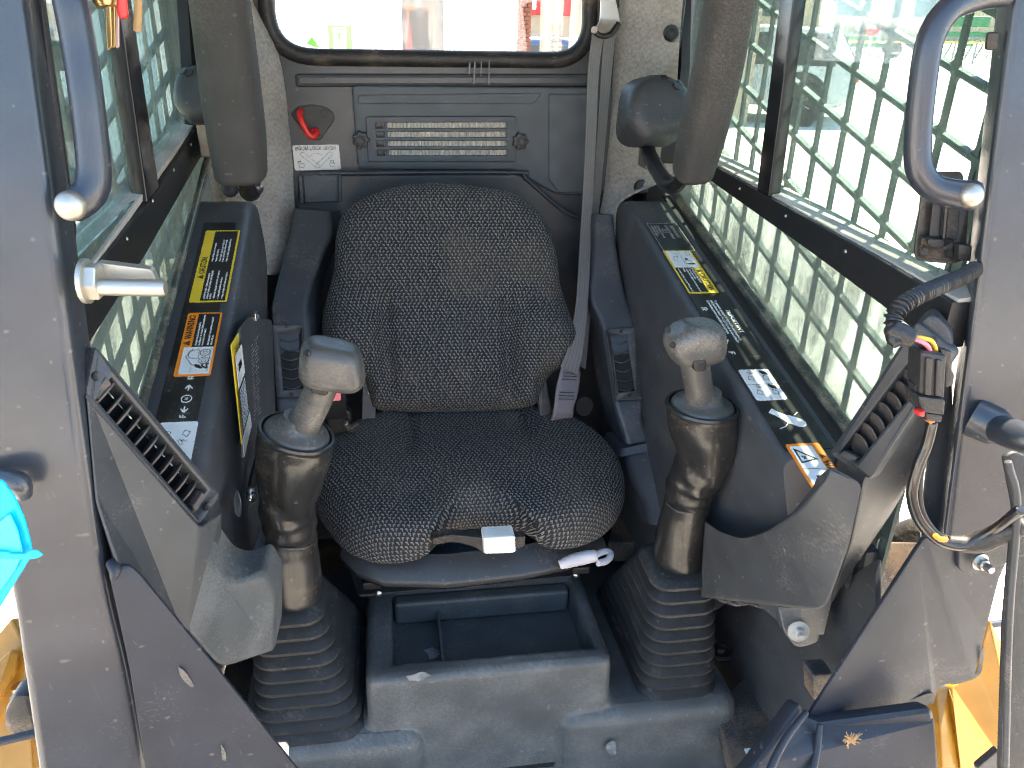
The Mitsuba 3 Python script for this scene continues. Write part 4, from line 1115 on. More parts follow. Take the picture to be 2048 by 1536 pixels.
def seat_bump(d, l):
    b = .012 * sst(.10, .19, np.abs(l))
    b -= .014 * g1(np.abs(l + .01), .115, .010) * sst(.04, .13, d)
    b -= .012 * g1(l, -.005, .008) * sst(.10, .15, d)
    b -= .006 * g1(np.abs(l), .09, .03) * g1(d, -.03, .05)
    b -= .010 * sst(.02, .14, d)
    b -= .012 * g1(l, 0, .08) * g1(d, -.17, .06)
    return b


cs = spline(np.vstack([co, co[:1]]), 4)[:-1]
m, uv = cushion(cs, (0, -.26, 1), .052, .010, .02, seat_bump, 30)
E(SEAT + '__cushion', m, 'fabric', True, uv=np.stack([-uv[:, 1], uv[:, 0]], 1))
E(SEAT + '__pan', loft([A(r) for r in [
    [p + A([0, .0, .012]) + A([0, .03, 0]) for p in [(-0.2295,1.17,0.923),(-0.2025,1.13,0.92),(-0.1601,1.115,0.9106),(-0.0483,1.105,0.9104),(0.0762,1.11,0.9129),(0.1609,1.125,0.9164),(0.2379,1.17,0.9161)]],
    [(-0.238,1.16,0.918),(-0.2094,1.12,0.9133),(-0.1621,1.1,0.9032),(-0.0496,1.09,0.8985),(0.0741,1.095,0.9006),(0.1629,1.11,0.9032),(0.2457,1.16,0.9056)],
    [(-0.2359,1.165,0.8981),(-0.2072,1.125,0.8923),(-0.1612,1.105,0.8822),(-0.0492,1.095,0.8775),(0.0756,1.1,0.8793),(0.1681,1.115,0.8815),(0.2536,1.165,0.8845)],
    [p + A([0, .06, -.01]) for p in [(-0.2314,1.17,0.8886),(-0.2026,1.13,0.8838),(-0.1597,1.11,0.8739),(-0.0488,1.1,0.8691),(0.0767,1.105,0.8709),(0.1716,1.12,0.8729),(0.2568,1.17,0.8738)]]]], cap=False, closed=False), 'pod', 60)
E(SEAT + '__pan_floor', slab([(-0.2229,1.1838,0.893),(0.2398,1.1706,0.893),(0.2696,1.3654,0.893),(-0.2104,1.4174,0.893)], .02, .01, .004, out=(0, 0, 1)), 'navy_dirty')
E(SEAT + '__mount_plate', slab([(-0.2108,1.1798,0.812),(0.1928,1.1885,0.812),(0.2709,1.2644,0.812),(-0.2405,1.2902,0.812)], .006, .006, .0015, out=(0, 0, 1)), 'rust')
E(SEAT + '__riser', rb((.01, 1.34, .84), (.36, .20, .12), .01), 'black_dusty')
for p in [(-0.1852,1.16,0.8524),(0.2013,1.16,0.8515)]:
    E(SEAT + '__rail_clip', rb(p, (.034, .02, .016), .003), 'black')
for p in [(-0.1747,1.165,0.825),(0.1959,1.165,0.8331)]:
    E(SEAT + '__rail_screw', lathe([(.006, 0), (.006, .004), (.003, .006)], p, (0, -1, .2), 12), 'steel')
E(SEAT + '__tilt_lever', loft([A(fillet([p + A([0, 0, h]), p + A([0, 0, -h]), p + A([0, .02, -h]), p + A([0, .02, h])], [.003, .003, .003, .003])) for p, h in zip(A(spline([(-0.0782,1.085,0.9853),(-0.0463,1.075,0.9957),(-0.0134,1.07,0.9906),(0.0117,1.068,0.9819),(0.0414,1.068,0.9795),(0.0767,1.075,0.9809)], 3)), [.007, .008, .008, .008, .008, .009, .010, .012, .015, .016, .016, .016, .016, .016, .013, .01])]), 'black_dusty')
E(SEAT + '__tilt_handle', slab([(0.0015,1.05,1.0112),(0.0546,1.05,1.011),(0.0581,1.05,0.9789),(0.0531,1.05,0.9753),(0.0037,1.05,0.9774)], .035, .004, .005), 'white_handle')
E(SEAT + '__tilt_handle__top', slab([(0.0018,1.052,1.0079),(0.0148,1.075,1.0029),(0.0503,1.075,1.0021),(0.0567,1.052,1.0075)], .004, .004, .0015, out=(0, -.4, 1)), 'white_handle')
E(SEAT + '__slide_handle', tube([(0.1459,1.09,0.9163),(0.1663,1.09,0.9231),(0.1886,1.09,0.9276),(0.2065,1.09,0.9303)], [.0085, .0115, .012, .0105], 14), 'lilac_handle')
E(SEAT + '__slide_loop', tube([(0.2046,1.095,0.9247),(0.2246,1.105,0.9255),(0.2383,1.11,0.9208),(0.2385,1.1,0.9193),(0.2276,1.09,0.9167),(0.2116,1.085,0.9175)], .0062, 10), 'lilac_handle')
for q in ([(-0.1886,1.4,1.1756),(-0.1787,1.395,1.1407),(-0.185,1.37,1.0777)], [(0.1564,1.4,1.1635),(0.1601,1.395,1.1273),(0.1649,1.36,1.0748)]):
    E(SEAT + '__recliner_plate', slab([q[0] + A([-.012, 0, 0]), q[0] + A([.010, 0, 0]), q[1] + A([.012, 0, 0]), q[2] + A([.014, 0, 0]), q[2] + A([-.012, 0, 0]), q[1] + A([-.014, 0, 0])], .006, .006, .001), 'latch')
    E(SEAT + '__recliner_bolt', hexnut(A(q[1]) + (0, -.002, -.02), (0, -1, .2), .007, .005), 'steel')

# ---------------------------------------------------------------- seat belt
BELT = 'seat_belt'
mark(BELT, 'long grey ribbed seat belt hanging beside the right felt post', 'seat belt')


def strap(cl, width, wdir, th=.0016, sub=8, twist=None):
    p = spline(cl, sub)
    n = len(p)
    w = np.interp(np.linspace(0, 1, n), np.linspace(0, 1, len(cl)), np.broadcast_to(width, (len(cl),)))
    V, U = [], []
    t = np.gradient(p, axis=0)
    t /= np.linalg.norm(t, axis=1, keepdims=True)
    L = np.concatenate([[0], np.cumsum(np.linalg.norm(np.diff(p, axis=0), axis=1))])
    k = 9
    wd = A(wdir, float)
    for i in range(n):
        d = wd if wd.ndim == 1 else wd[0] + (wd[1] - wd[0]) * (i / (n - 1))
        a = nrm(d - t[i] * (d @ t[i]))
        nn = np.cross(a, t[i])
        if nn[1] > 0:
            nn = -nn
        f = np.linspace(-.5, .5, k)
        V.append(np.vstack([p[i] + f[:, None] * a * w[i] + nn * th, (p[i] + f[:, None] * a * w[i])[::-1]]))
        U.append(np.vstack([np.stack([(f + .5), np.full(k, L[i])], 1), np.stack([(f + .5)[::-1], np.full(k, L[i])], 1)]))
    m = loft(V, cap=False)
    return m, np.vstack(U)


m, uv = strap([(0.2972,1.66,1.7824),(0.2916,1.655,1.7003),(0.2893,1.63,1.5555),(0.2836,1.6,1.4051),(0.2491,1.46,1.2832),(0.2233,1.385,1.2151),(0.205,1.355,1.1729)], [.027, .026, .026, .026, .026, .034, .046], [(1, .25, 0), (1, .5, 0)])
E(BELT + '__front_strap', m, 'belt', True, uv=uv)
m, uv = strap([(0.3288,1.685,1.7855),(0.3258,1.68,1.7002),(0.3217,1.67,1.551),(0.3121,1.64,1.3964),(0.2834,1.54,1.2574),(0.2481,1.42,1.152)], [.028, .028, .026, .022, .02, .02], [(1, .3, 0), (1, 1, 0)])
E(BELT + '__rear_strap', m, 'belt', True, uv=uv)
m, uv = strap([(0.2115,1.37,1.1707),(0.2018,1.35,1.1401),(0.1939,1.335,1.115),(0.1913,1.335,1.0901),(0.196,1.36,1.0667)], [.047, .054, .05, .046, .044], [(1, .45, -.25), (1, .5, -.2)], .004)
E(BELT + '__sewn_end', m, 'belt_plain', True, uv=uv)
rr = np.random.default_rng(5)
ce = A([(0.2092,1.359,1.1679),(0.2025,1.346,1.1471),(0.1957,1.332,1.1249)])
m = []
for i, v in enumerate(np.linspace(0, 1, 9)):
    if i in (3, 4, 5):
        continue
    c_ = ce[0] + (ce[2] - ce[0]) * v
    m.append(tube([c_ + A([-.016, -.009, .004]), c_ + A([0, -.003, 0]), c_ + A([.016, .004, -.004])], .0006, 5, 3))
E(BELT + '__stitching', cat(*m), 'black', kind='stuff')
E(BELT + '__guide_plate', slab([(0.2951,1.655,1.873),(0.3173,1.655,1.8739),(0.3382,1.65,1.8035),(0.3313,1.645,1.7833),(0.3051,1.64,1.7715),(0.2802,1.64,1.7762),(0.2972,1.65,1.8021)], .003, .005, .001, out=(-.4, -1, .2)), 'steel')
E(BELT + '__guide_loop', tube([(0.2798,1.628,1.7815),(0.2967,1.628,1.773),(0.3176,1.635,1.7773),(0.3329,1.64,1.7959)], .0055, 10), 'black')
E(BELT + '__guide_pin', lathe([(.007, 0), (.0065, .003)], (0.2801,1.622,1.7832), (-.4, -1, .2), 14), 'chrome')
E(BELT + '__anchor', lathe([(.02, 0), (.02, .006)], (0.2423,1.37,1.0888), (.3, -1, .3), 18), 'black')
BK = 'belt_buckle'
mark(BK, 'black belt buckle with red release button behind the left lever', 'buckle')
E(BK + '__case', rb((-0.241,1.3,1.1551), (.042, .03, .075), .006, axes((1, .2, 0), (0, 1, .35))), 'black')
E(BK + '__button', rb((-0.2418,1.275,1.1774), (.03, .012, .022), .003), 'pink')
E(BK + '__tongue', tube([(-0.2242,1.3,1.1079),(-0.2165,1.31,1.0902),(-0.2063,1.33,1.0879)], .007, 8), 'bracket')
E(BK + '__stalk', slab([(-0.2614,1.335,1.1194),(-0.2159,1.335,1.1173),(-0.2067,1.335,1.0265),(-0.2581,1.335,1.0293)], .03, .01, .006), 'black')

# ---------------------------------------------------------------- control levers


def sleeve(pts, ntop, n=30, sub=5):
    q = spline(A(pts), sub)
    p, r = q[:, :3], q[:, 3]
    t = np.gradient(p, axis=0)
    t /= np.linalg.norm(t, axis=1, keepdims=True)
    k = len(p)
    nt = nrm(ntop)
    rings = []
    ang = np.arange(n) * 2 * math.pi / n
    for i in range(k):
        w = sst(k * .55, k - 1, np.array(float(i)))
        a = nrm(t[i] * (1 - w) + nt * w)
        u = nrm(np.cross(a, [0, 1, 0]))
        v = np.cross(a, u)
        wr = .0022 * math.exp(-((i - k * .58) / (k * .13)) ** 2) * np.sin(5 * ang + i * .9) + .0016 * math.exp(-((i - k * .5) / (k * .12)) ** 2) * math.sin(i * 2.1)
        rings.append(p[i] + (r[i] + wr)[:, None] * (np.cos(ang)[:, None] * u + np.sin(ang)[:, None] * v))
    top, c, r_ = rings[-1], p[-1], r[-1]
    rings.append(c + (top - c) * 1.045 + nt * .004)
    rings.append(c + (top - c) * 1.02 + nt * .0075)
    rings.append(c + (top - c) * .95 + nt * .008)
    rings.append(c + (top - c) * .90 + nt * .003)
    rings.append(c + (top - c) * .86 - nt * .012)
    return loft(rings), c, r_


def boot(base, top, folds, rad):
    """Rubber bellows: overlapping lips from the wide foot up to the sleeve."""
    b, t = A(base, float), A(top, float)
    rings = []
    for i in range(folds + 1):
        f = i / folds
        cor = b + (t - b) * f
        nxt = b + (t - b) * min(1, (i + 1) / folds)
        c = cor.mean(0)
        dz = (t - b)[:, 2].mean() / folds

        def rg(q, grow, lift):
            w_ = fillet(q, rad * (1 - .35 * f), 7)
            return np.column_stack([inset(A(w_)[:, :2], -grow), A(w_)[:, 2] + lift])
        rings.append(rg(cor, -.016, -.005))
        rings.append(rg(cor, .004, -.006))
        rings.append(rg(cor, .012, -.003))
        rings.append(rg(cor, .013, .003))
        rings.append(rg(cor, .006, .008))
        if i < folds:
            rings.append(rg(cor + (nxt - cor) * .5, -.002, .0))
            rings.append(rg(cor + (nxt - cor) * .80, -.016, .0))
        else:
            rings.append(rg(cor, -.006, .014))
    return loft(rings)


def blob(pts, r, sub=2, it=12):
    s = trimesh.creation.icosphere(subdivisions=sub, radius=1).vertices
    v = np.vstack([A(p) + s * q for p, q in zip(pts, np.broadcast_to(r, (len(pts),)))])
    h = trimesh.convex.convex_hull(v)
    m = m3.Manifold(m3.Mesh(A(h.vertices, dtype=np.float32), A(h.faces, dtype=np.uint32))).refine_to_length(.006)
    h = mesh_of(m)
    c = A(h.vertices).mean(0)
    h = tm(A(h.vertices) - c, h.faces)
    trimesh.smoothing.filter_laplacian(h, iterations=it)
    return tm(A(h.vertices) + c, h.faces)


def control_lever(k, lab, sl, ntop, shaft, head, hr, trig, base, top, rad, scuffs, seam):
    mark(k, lab, 'control lever', 'control levers')
    E(k + '__boot', boot(base, top, 9, rad), 'boot', 42)
    m, c, r = sleeve(sl, ntop)
    E(k + '__sleeve', m, 'sleeve', 45)
    nt = nrm(ntop)
    E(k + '__collar', lathe([(r * .90, -.012), (r * .89, .006), (r * .82, .011), (r * .60, .014), (r * .5, .022), (r * .46, .03)], c, nt, 32), 'grip', 50)
    E(k + '__sleeve_seam', tube(seam, .0012, 6, 4), 'grip')
    s = A(shaft)
    E(k + '__grip', tube(np.vstack([c + nt * .005, s[:, :3]]), np.concatenate([[r * .5], s[:, 3]]), 22, 5), 'grip', 60)
    E(k + '__head', blob(A(head), hr, 2, 4), 'grip', True)
    E(k + '__trigger', slab(trig, .012, .006, .004), 'black_dusty')
    for q in scuffs:
        E(k + '__head_slot', lathe([(.0045, -.001), (.004, .0012)], q[0], q[1], 12), 'black')


control_lever('control_lever', 'black control lever with worn grey grip left of the seat, leaning to the right',
              [(-0.2946,1,0.9155,0.0369),(-0.2929,1,0.9466,0.038),(-0.2911,0.998,1.0031,0.038),(-0.2906,0.992,1.0648,0.0363),(-0.2903,0.982,1.1169,0.0383),(-0.2856,0.972,1.1606,0.0402),(-0.2771,0.96,1.2074,0.0474),(-0.2692,0.952,1.2448,0.0512),(-0.2652,0.948,1.2656,0.0493)], (.30, -.06, .95),
              [(-0.2497,0.942,1.293,0.0217),(-0.233,0.938,1.3253,0.0207),(-0.2225,0.935,1.3474,0.0199)], [q + A([0, dy, 0]) for q in [(-0.2303,0.93,1.3902),(-0.1915,0.93,1.3808),(-0.1878,0.93,1.3573),(-0.2333,0.93,1.3658)] for dy in (-.014, .016)], .0178,
              [(-0.234,0.905,1.3642),(-0.2127,0.905,1.3566),(-0.2175,0.905,1.339),(-0.2378,0.905,1.3453)], [(-.368, .962, .705), (-.212, .962, .705), (-.212, 1.26, .705), (-.368, 1.26, .705)], [(-.345, .958, .950), (-.262, .958, .950), (-.262, 1.045, .958), (-.345, 1.045, .958)], .032,
              [((-0.2369,0.902,1.4013), (-.7, -.7, .1))], [(-0.3203,0.98,1.0765),(-0.3022,0.952,1.0862),(-0.2848,0.95,1.0845),(-0.2665,0.953,1.0826),(-0.2566,0.98,1.0732)])
control_lever('control_lever_001', 'black control lever with torn grey grip right of the seat, standing upright',
              [(0.3299,1,0.9508,0.0385),(0.3218,1,0.9819,0.0406),(0.3192,0.998,1.0328,0.0399),(0.3192,0.99,1.0903,0.0365),(0.3172,0.98,1.135,0.038),(0.3227,0.97,1.1689,0.0396),(0.3245,0.962,1.2025,0.0427),(0.3115,0.955,1.2437,0.0506),(0.3025,0.95,1.2789,0.0511)], (.03, -.03, 1),
              [(0.2936,0.942,1.3051,0.0205),(0.2825,0.938,1.3379,0.0202),(0.2741,0.935,1.3656,0.0206)], [q + A([0, dy, 0]) for q in [(0.2468,0.93,1.3924),(0.2583,0.93,1.4021),(0.2901,0.93,1.4026),(0.294,0.93,1.3801),(0.2537,0.93,1.3763)] for dy in (-.014, .016)], .0165,
              [(0.2565,0.898,1.3759),(0.2769,0.898,1.3787),(0.2787,0.898,1.3608),(0.2693,0.898,1.3575),(0.2604,0.898,1.3614)], [(.288, .976, .705), (.410, .976, .705), (.410, 1.275, .705), (.280, 1.275, .705)], [(.277, .955, .962), (.362, .955, .962), (.362, 1.045, .968), (.277, 1.045, .968)], .032,
              [((0.2177,0.9,1.4195), (-.8, -.6, .2)), ((0.2249,0.895,1.4005), (-.8, -.6, 0))], [(0.2813,0.98,1.1012),(0.2871,0.956,1.1034),(0.3052,0.952,1.101),(0.3262,0.956,1.1006),(0.3523,0.98,1.0944)])

# scuffs and dried mud on the floor box
for i, q in enumerate(([(-0.1366,0.957,0.823),(-0.1007,0.957,0.8312),(-0.0849,0.957,0.8188),(-0.1091,0.957,0.807),(-0.1329,0.957,0.8121)], [(0.2018,0.932,0.6573),(0.2212,0.932,0.6592),(0.2328,0.932,0.6278),(0.2171,0.932,0.6217),(0.2033,0.932,0.6382)])):
    E(FU + '__scuff', smear(q, .0004, i, .5), 'scuff', False)
E(FU + '__scuff', smear([(-0.099,1.105,0.737),(-0.0829,1.1159,0.737),(-0.0631,1.0979,0.737),(-0.0708,1.0787,0.737),(-0.0889,1.076,0.737)], .0004, 9, .5, out=(0, 0, 1)), 'scuff', False)

# ---------------------------------------------------------------- restraint bars with pads
for k, lab, pad, r, cov, tb, hole in (
        ('restraint_bar', 'raised dark foam padded restraint bar at the top left of the cab', [(-0.3466,1.2,1.8362,0.0375),(-0.3465,1.21,1.7709,0.0388),(-0.347,1.22,1.6944,0.0402),(-0.3473,1.23,1.619,0.0402),(-0.3483,1.235,1.5648,0.0374)], None,
         [((-0.4379,1.5,1.6596), .045)], [(-0.3526,1.25,1.5736,0.0113),(-0.3491,1.27,1.5392,0.0132),(-0.349,1.3,1.524,0.0143),(-0.3485,1.36,1.521,0.0125)], [(392, 165)]),
        ('restraint_bar_001', 'raised dark foam padded restraint bar at the top right of the cab', [(0.3134,1.06,1.8582,0.0292),(0.3221,1.085,1.79,0.0308),(0.3276,1.11,1.7143,0.0317),(0.3277,1.135,1.6376,0.0317),(0.3271,1.15,1.5851,0.0289)], None,
         [((0.3618,1.46,1.6504), .058)], [(0.3544,1.46,1.5906,0.0123),(0.3492,1.42,1.5711,0.0139),(0.3413,1.34,1.5532,0.0141),(0.3342,1.27,1.5447,0.0143),(0.3294,1.22,1.5513,0.013),(0.3286,1.18,1.5732,0.0109)], [(1316, 152), (1355, 163), (1335, 178), (1343, 190)])):
    mark(k, lab, 'restraint bar', 'padded restraint bars')
    p = A(pad)
    q = spline(p, 6)
    t, u, v = frames(q[:, :3])
    rings = []
    an = np.arange(32) * 2 * math.pi / 32
    vx = nrm(A([1, 0, 0]) - t[0] * t[0][0])
    vy = np.cross(t[0], vx)
    for i in range(len(q)):
        cx, sx = np.cos(an), np.sin(an)
        ex = np.sign(cx) * np.abs(cx) ** .62
        ey = np.sign(sx) * np.abs(sx) ** .75
        rings.append(q[i, :3] + q[i, 3] * (ex[:, None] * vx + 1.15 * ey[:, None] * vy))
    for f, s in ((.004, .97), (.008, .88), (.010, .6)):
        rings.append(q[-1, :3] + t[-1] * f + (rings[len(q) - 1] - q[-1, :3]) * s)
    E(k + '__pad', loft(rings), 'pad', 55)
    E(k + '__tube', tube(A(tb)[:, :3], A(tb)[:, 3], 18), 'black_gloss', 60)
    c, R_ = cov[0]
    c = A(c)
    sgn = 1 if c[0] > 0 else -1
    bl = [c + A(d) * R_ for d in ((-.5, -.3, .35), (.5, -.3, .35), (.5, .5, .35), (-.5, .5, .35), (-.62, -.5, -.25), (.6, -.5, -.25), (.5, .5, -.75), (-.55, .5, -.75), (-.35, -.6, -.55), (0, -.2, .55))]
    cv = blob(bl, R_ * .5, 3)
    E(k + '__pivot_cover', cv, 'pod', True)
    cvv = A(cv.vertices)
    for dd in ((.05 * sgn, -.55, 1), (.55 * sgn, -.35, 1), (.25 * sgn, -.95, .75), (.45 * sgn, .2, 1)):
        w_ = nrm(dd)
        pk = cvv[np.argmax((cvv - c) @ w_)]
        E(k + '__cover_hole', lathe([(.0078, -.002), (.0078, .0012), (.005, .0012)], pk, nrm(pk - c), 14), 'black')
    for h in hole:
        pass
    E(k + '__pivot_bracket', rb(c + A([.01 * sgn, .03, -.075]), (.03, .05, .07), .004), 'bracket')

# ---------------------------------------------------------------- grab handles, striker, bolts
k = 'grab_handle'
mark(k, 'curved glossy blue grey grab handle on the right pillar', 'grab handle', 'pillar grab handles')
E(k + '__bar', tube([(0.4642,0.755,1.8098),(0.4306,0.745,1.8055),(0.3948,0.735,1.7937),(0.3783,0.73,1.7687),(0.377,0.725,1.727),(0.3807,0.72,1.6816),(0.3863,0.715,1.6514),(0.4005,0.71,1.6343),(0.4195,0.705,1.6283),(0.4413,0.7,1.6263)], [.0115, .0122, .0125, .0125, .0125, .0125, .0128, .013, .014, .015], 20), 'handle_paint', 60)
E(k + '__bolt', lathe([(.0115, -.004), (.0112, .001), (.009, .005), (.005, .0075), (.002, .008)], (0.4307,0.688,1.6289), (-.15, -1, .1), 24), 'zinc')
k = 'grab_handle_001'
mark(k, 'straight dark blue grey grab handle on the left pillar', 'grab handle', 'pillar grab handles')
E(k + '__bar', tube([(-0.392,0.765,1.7999),(-0.3858,0.755,1.774),(-0.3838,0.75,1.7403),(-0.382,0.742,1.7057),(-0.3821,0.735,1.6661),(-0.3831,0.73,1.6398),(-0.3864,0.725,1.6258),(-0.393,0.72,1.6182),(-0.4011,0.715,1.6128)], [.0135, .0135, .0135, .0135, .0135, .0138, .014, .014, .0135], 20), 'handle_paint', 60)
E(k + '__bolt', lathe([(.0125, -.004), (.0122, .001), (.010, .005), (.005, .0075), (.002, .008)], (-0.3969,0.7,1.6169), (-.1, -1, .1), 24), 'zinc')
E('loader_cab__pillar_gasket', slab([(-0.4244,0.785,1.789),(-0.4157,0.785,1.7894),(-0.4242,0.775,1.5804),(-0.4301,0.772,1.5526),(-0.4335,0.772,1.5764)], .01, .003, .002), 'black')

ST_ = 'door_striker'
mark(ST_, 'pale zinc plated door striker pin sticking out of the left pillar', 'striker')
c = A((-0.3972,0.7,1.5523))
ax = nrm((1, -.04, -.02))
E(ST_ + '__washer', lathe([(.0195, 0), (.0195, .004), (.017, .005)], c, ax, 28), 'zinc')
E(ST_ + '__hex', hexnut(c + ax * .005, ax, .0165, .009), 'zinc')
E(ST_ + '__pin', lathe([(.0075, .0), (.0075, .056), (.0065, .058)], c + ax * .01 + A([0, -.004, -.004]), ax, 20), 'zinc')
E(ST_ + '__guard', slab([(-0.3896,0.712,1.5659),(-0.3451,0.712,1.559),(-0.3431,0.712,1.5558),(-0.34,0.712,1.5424),(-0.3431,0.712,1.5387),(-0.3883,0.712,1.5377),(-0.3933,0.712,1.5497)], .012, [.004, .004, .004, .004, .004, .01, .01], .002), 'zinc')

# ---------------------------------------------------------------- wiring on the right pillar
WH = 'wiring_harness'
mark(WH, 'black corrugated wiring conduit with a multi pin plug on the right pillar', 'wiring')
p = spline([(0.488,0.725,1.5444),(0.4602,0.71,1.5391),(0.423,0.69,1.5369),(0.3808,0.665,1.5347),(0.3534,0.65,1.5283),(0.3453,0.645,1.5174),(0.3465,0.64,1.5078)], 9)
rr_, pp = [], []
L_ = np.concatenate([[0], np.cumsum(np.linalg.norm(np.diff(p, axis=0), axis=1))])
s = np.arange(0, L_[-1], .0011)
pp = np.stack([np.interp(s, L_, p[:, j]) for j in range(3)], 1)
rr_ = .0080 + .0013 * np.sign(np.sin(s * 2 * math.pi / .0044))
E(WH + '__conduit', tube(pp, rr_, 12, 0, False), 'black', 30)
E(WH + '__tape', tube([(0.3424,0.64,1.5115),(0.3474,0.638,1.5075),(0.3547,0.635,1.5043),(0.3595,0.632,1.5027)], [.009, .0105, .0105, .0095], 12), 'black_dusty')
E(WH + '__tape_tie', tube([(0.3425,0.64,1.509),(0.3438,0.635,1.5015),(0.3444,0.63,1.4982)], [.006, .007, .005], 8), 'black')
E(WH + '__red_wire', tube([(0.3583,0.632,1.5032),(0.3666,0.628,1.5014),(0.376,0.628,1.496),(0.3876,0.632,1.4836)], .0022, 8), 'pink')
E(WH + '__dark_wire', tube([(0.3605,0.633,1.5013),(0.3695,0.632,1.4967),(0.3801,0.634,1.4904),(0.3898,0.638,1.4812)], .002, 8), 'black')
E(WH + '__yellow_wire', tube([(0.3606,0.634,1.5035),(0.37,0.63,1.5036),(0.3819,0.63,1.4992),(0.3936,0.634,1.4848)], .0022, 8), 'wire_yellow')
E(WH + '__plug', slab([(0.3642,0.62,1.4932),(0.3921,0.618,1.489),(0.4023,0.618,1.4431),(0.3742,0.62,1.4477)], .024, .003, .003), 'black_dusty')
E(WH + '__plug_rib', slab([(0.3693,0.617,1.4881),(0.3771,0.617,1.4868),(0.3851,0.617,1.4475),(0.3782,0.617,1.4489)], .004, .002, .001), 'black_dusty')
E(WH + '__plug_rib', slab([(0.3803,0.616,1.4861),(0.388,0.616,1.4848),(0.3961,0.616,1.4464),(0.3892,0.616,1.4478)], .004, .002, .001), 'black_dusty')
E(WH + '__plug_latch', slab([(0.3904,0.628,1.4924),(0.4054,0.628,1.4888),(0.4098,0.628,1.4697),(0.4149,0.628,1.4652),(0.417,0.628,1.4521),(0.4076,0.628,1.4503),(0.4016,0.628,1.4753)], .012, .003, .002), 'black')
E(WH + '__plug_socket', slab([(0.3701,0.616,1.4486),(0.4007,0.614,1.4439),(0.4041,0.614,1.4263),(0.3788,0.616,1.4298)], .028, .003, .003), 'black_dusty')
E(WH + '__plug_socket_side', slab([(0.3721,0.625,1.4563),(0.3812,0.625,1.4505),(0.387,0.625,1.4328),(0.3762,0.625,1.4366)], .014, .002, .002), 'black_dusty')
E(WH + '__plug_neck', slab([(0.3888,0.622,1.4264),(0.4088,0.622,1.4222),(0.4099,0.622,1.4143),(0.3913,0.622,1.4174)], .02, .002, .002), 'black')
E(WH + '__red_lock', slab([(0.3727,0.612,1.432),(0.3798,0.612,1.4338),(0.3808,0.612,1.4261),(0.3738,0.612,1.4281)], .01, .002, .002), 'red')
E(WH + '__orange_seal', slab([(0.4009,0.628,1.414),(0.4073,0.628,1.4131),(0.4077,0.628,1.4097),(0.4018,0.628,1.4105)], .01, .001, .001), 'orange')
E(WH + '__cable', tube([(0.4072,0.632,1.4094),(0.4061,0.63,1.3851),(0.4011,0.628,1.36),(0.4001,0.625,1.3316),(0.4103,0.622,1.3049),(0.4273,0.62,1.2846),(0.4449,0.615,1.2725),(0.4688,0.61,1.2702),(0.4868,0.6,1.2936),(0.4901,0.58,1.3324)], .0058, 12), 'black_gloss', 60)
E(WH + '__cable', tube([(0.4104,0.638,1.4051),(0.4129,0.638,1.3746),(0.4138,0.636,1.3394),(0.4228,0.632,1.3038),(0.4443,0.628,1.2759),(0.4616,0.62,1.269)], .0042, 10), 'black', 60)
E(WH + '__wrapped_end', tube([(0.4568,0.618,1.2701),(0.4735,0.612,1.2697),(0.485,0.606,1.2763),(0.4951,0.598,1.2906),(0.508,0.585,1.3084)], [.007, .010, .012, .011, .010], 12), 'black_dusty', 50)
E(WH + '__orange_wire', tube([(0.4306,0.612,1.2841),(0.437,0.611,1.2798),(0.4445,0.611,1.2786)], .003, 8), 'orange')

WL = 'window_latch'
mark(WL, 'rusty brown sliding latch bracket below the right grab handle', 'latch')
E(WL + '__back_plate', slab([(0.456,0.8,1.6343),(0.495,0.79,1.6377),(0.5033,0.775,1.5977),(0.5066,0.765,1.5436),(0.4923,0.765,1.5392),(0.4636,0.785,1.5377),(0.4598,0.79,1.5464)], .006, .006, .0015), 'latch')
E(WL + '__groove', slab([(0.4622,0.782,1.6047),(0.4728,0.78,1.6034),(0.4768,0.776,1.5674),(0.4655,0.779,1.5668)], .003, .002, .001), 'black')
E(WL + '__groove', slab([(0.4792,0.778,1.6016),(0.4908,0.774,1.6001),(0.4954,0.77,1.5653),(0.4833,0.774,1.5656)], .003, .002, .001), 'black_dusty')
E(WL + '__rib', tube([(0.4741,0.775,1.6032),(0.4773,0.77,1.5677)], .0022, 8, 3), 'latch')
E(WL + '__shelf', slab([(0.4525,0.775,1.5678),(0.4912,0.768,1.5658),(0.4914,0.764,1.5418),(0.462,0.782,1.5409)], .012, .006, .003), 'latch')
E(WL + '__shelf_slot', slab([(0.4551,0.768,1.5672),(0.4752,0.765,1.5666),(0.4757,0.764,1.5579),(0.4592,0.767,1.5584)], .002, .006, .0005), 'black')
for x in [(0.4809,0.762,1.5515),(0.4598,0.774,1.5516)]:
    E(WL + '__dimple', lathe([(.005, 0), (.0045, .0015), (.003, .001)], x, (-.2, -1, .2), 14), 'latch')
E(WL + '__clip', slab([(0.4773,0.745,1.5669),(0.4925,0.742,1.5653),(0.4953,0.742,1.5475),(0.4807,0.745,1.5491)], .012, .003, .002), 'black')
for q in ([(0.4637,0.765,1.7755),(0.4727,0.76,1.7766),(0.4762,0.76,1.7603),(0.4669,0.765,1.7595)],):
    E('trim_clip', slab(q, .01, .002, .0015), 'latch', 35, 'small dull metal edge clip inside the right grab handle loop', 'clip')

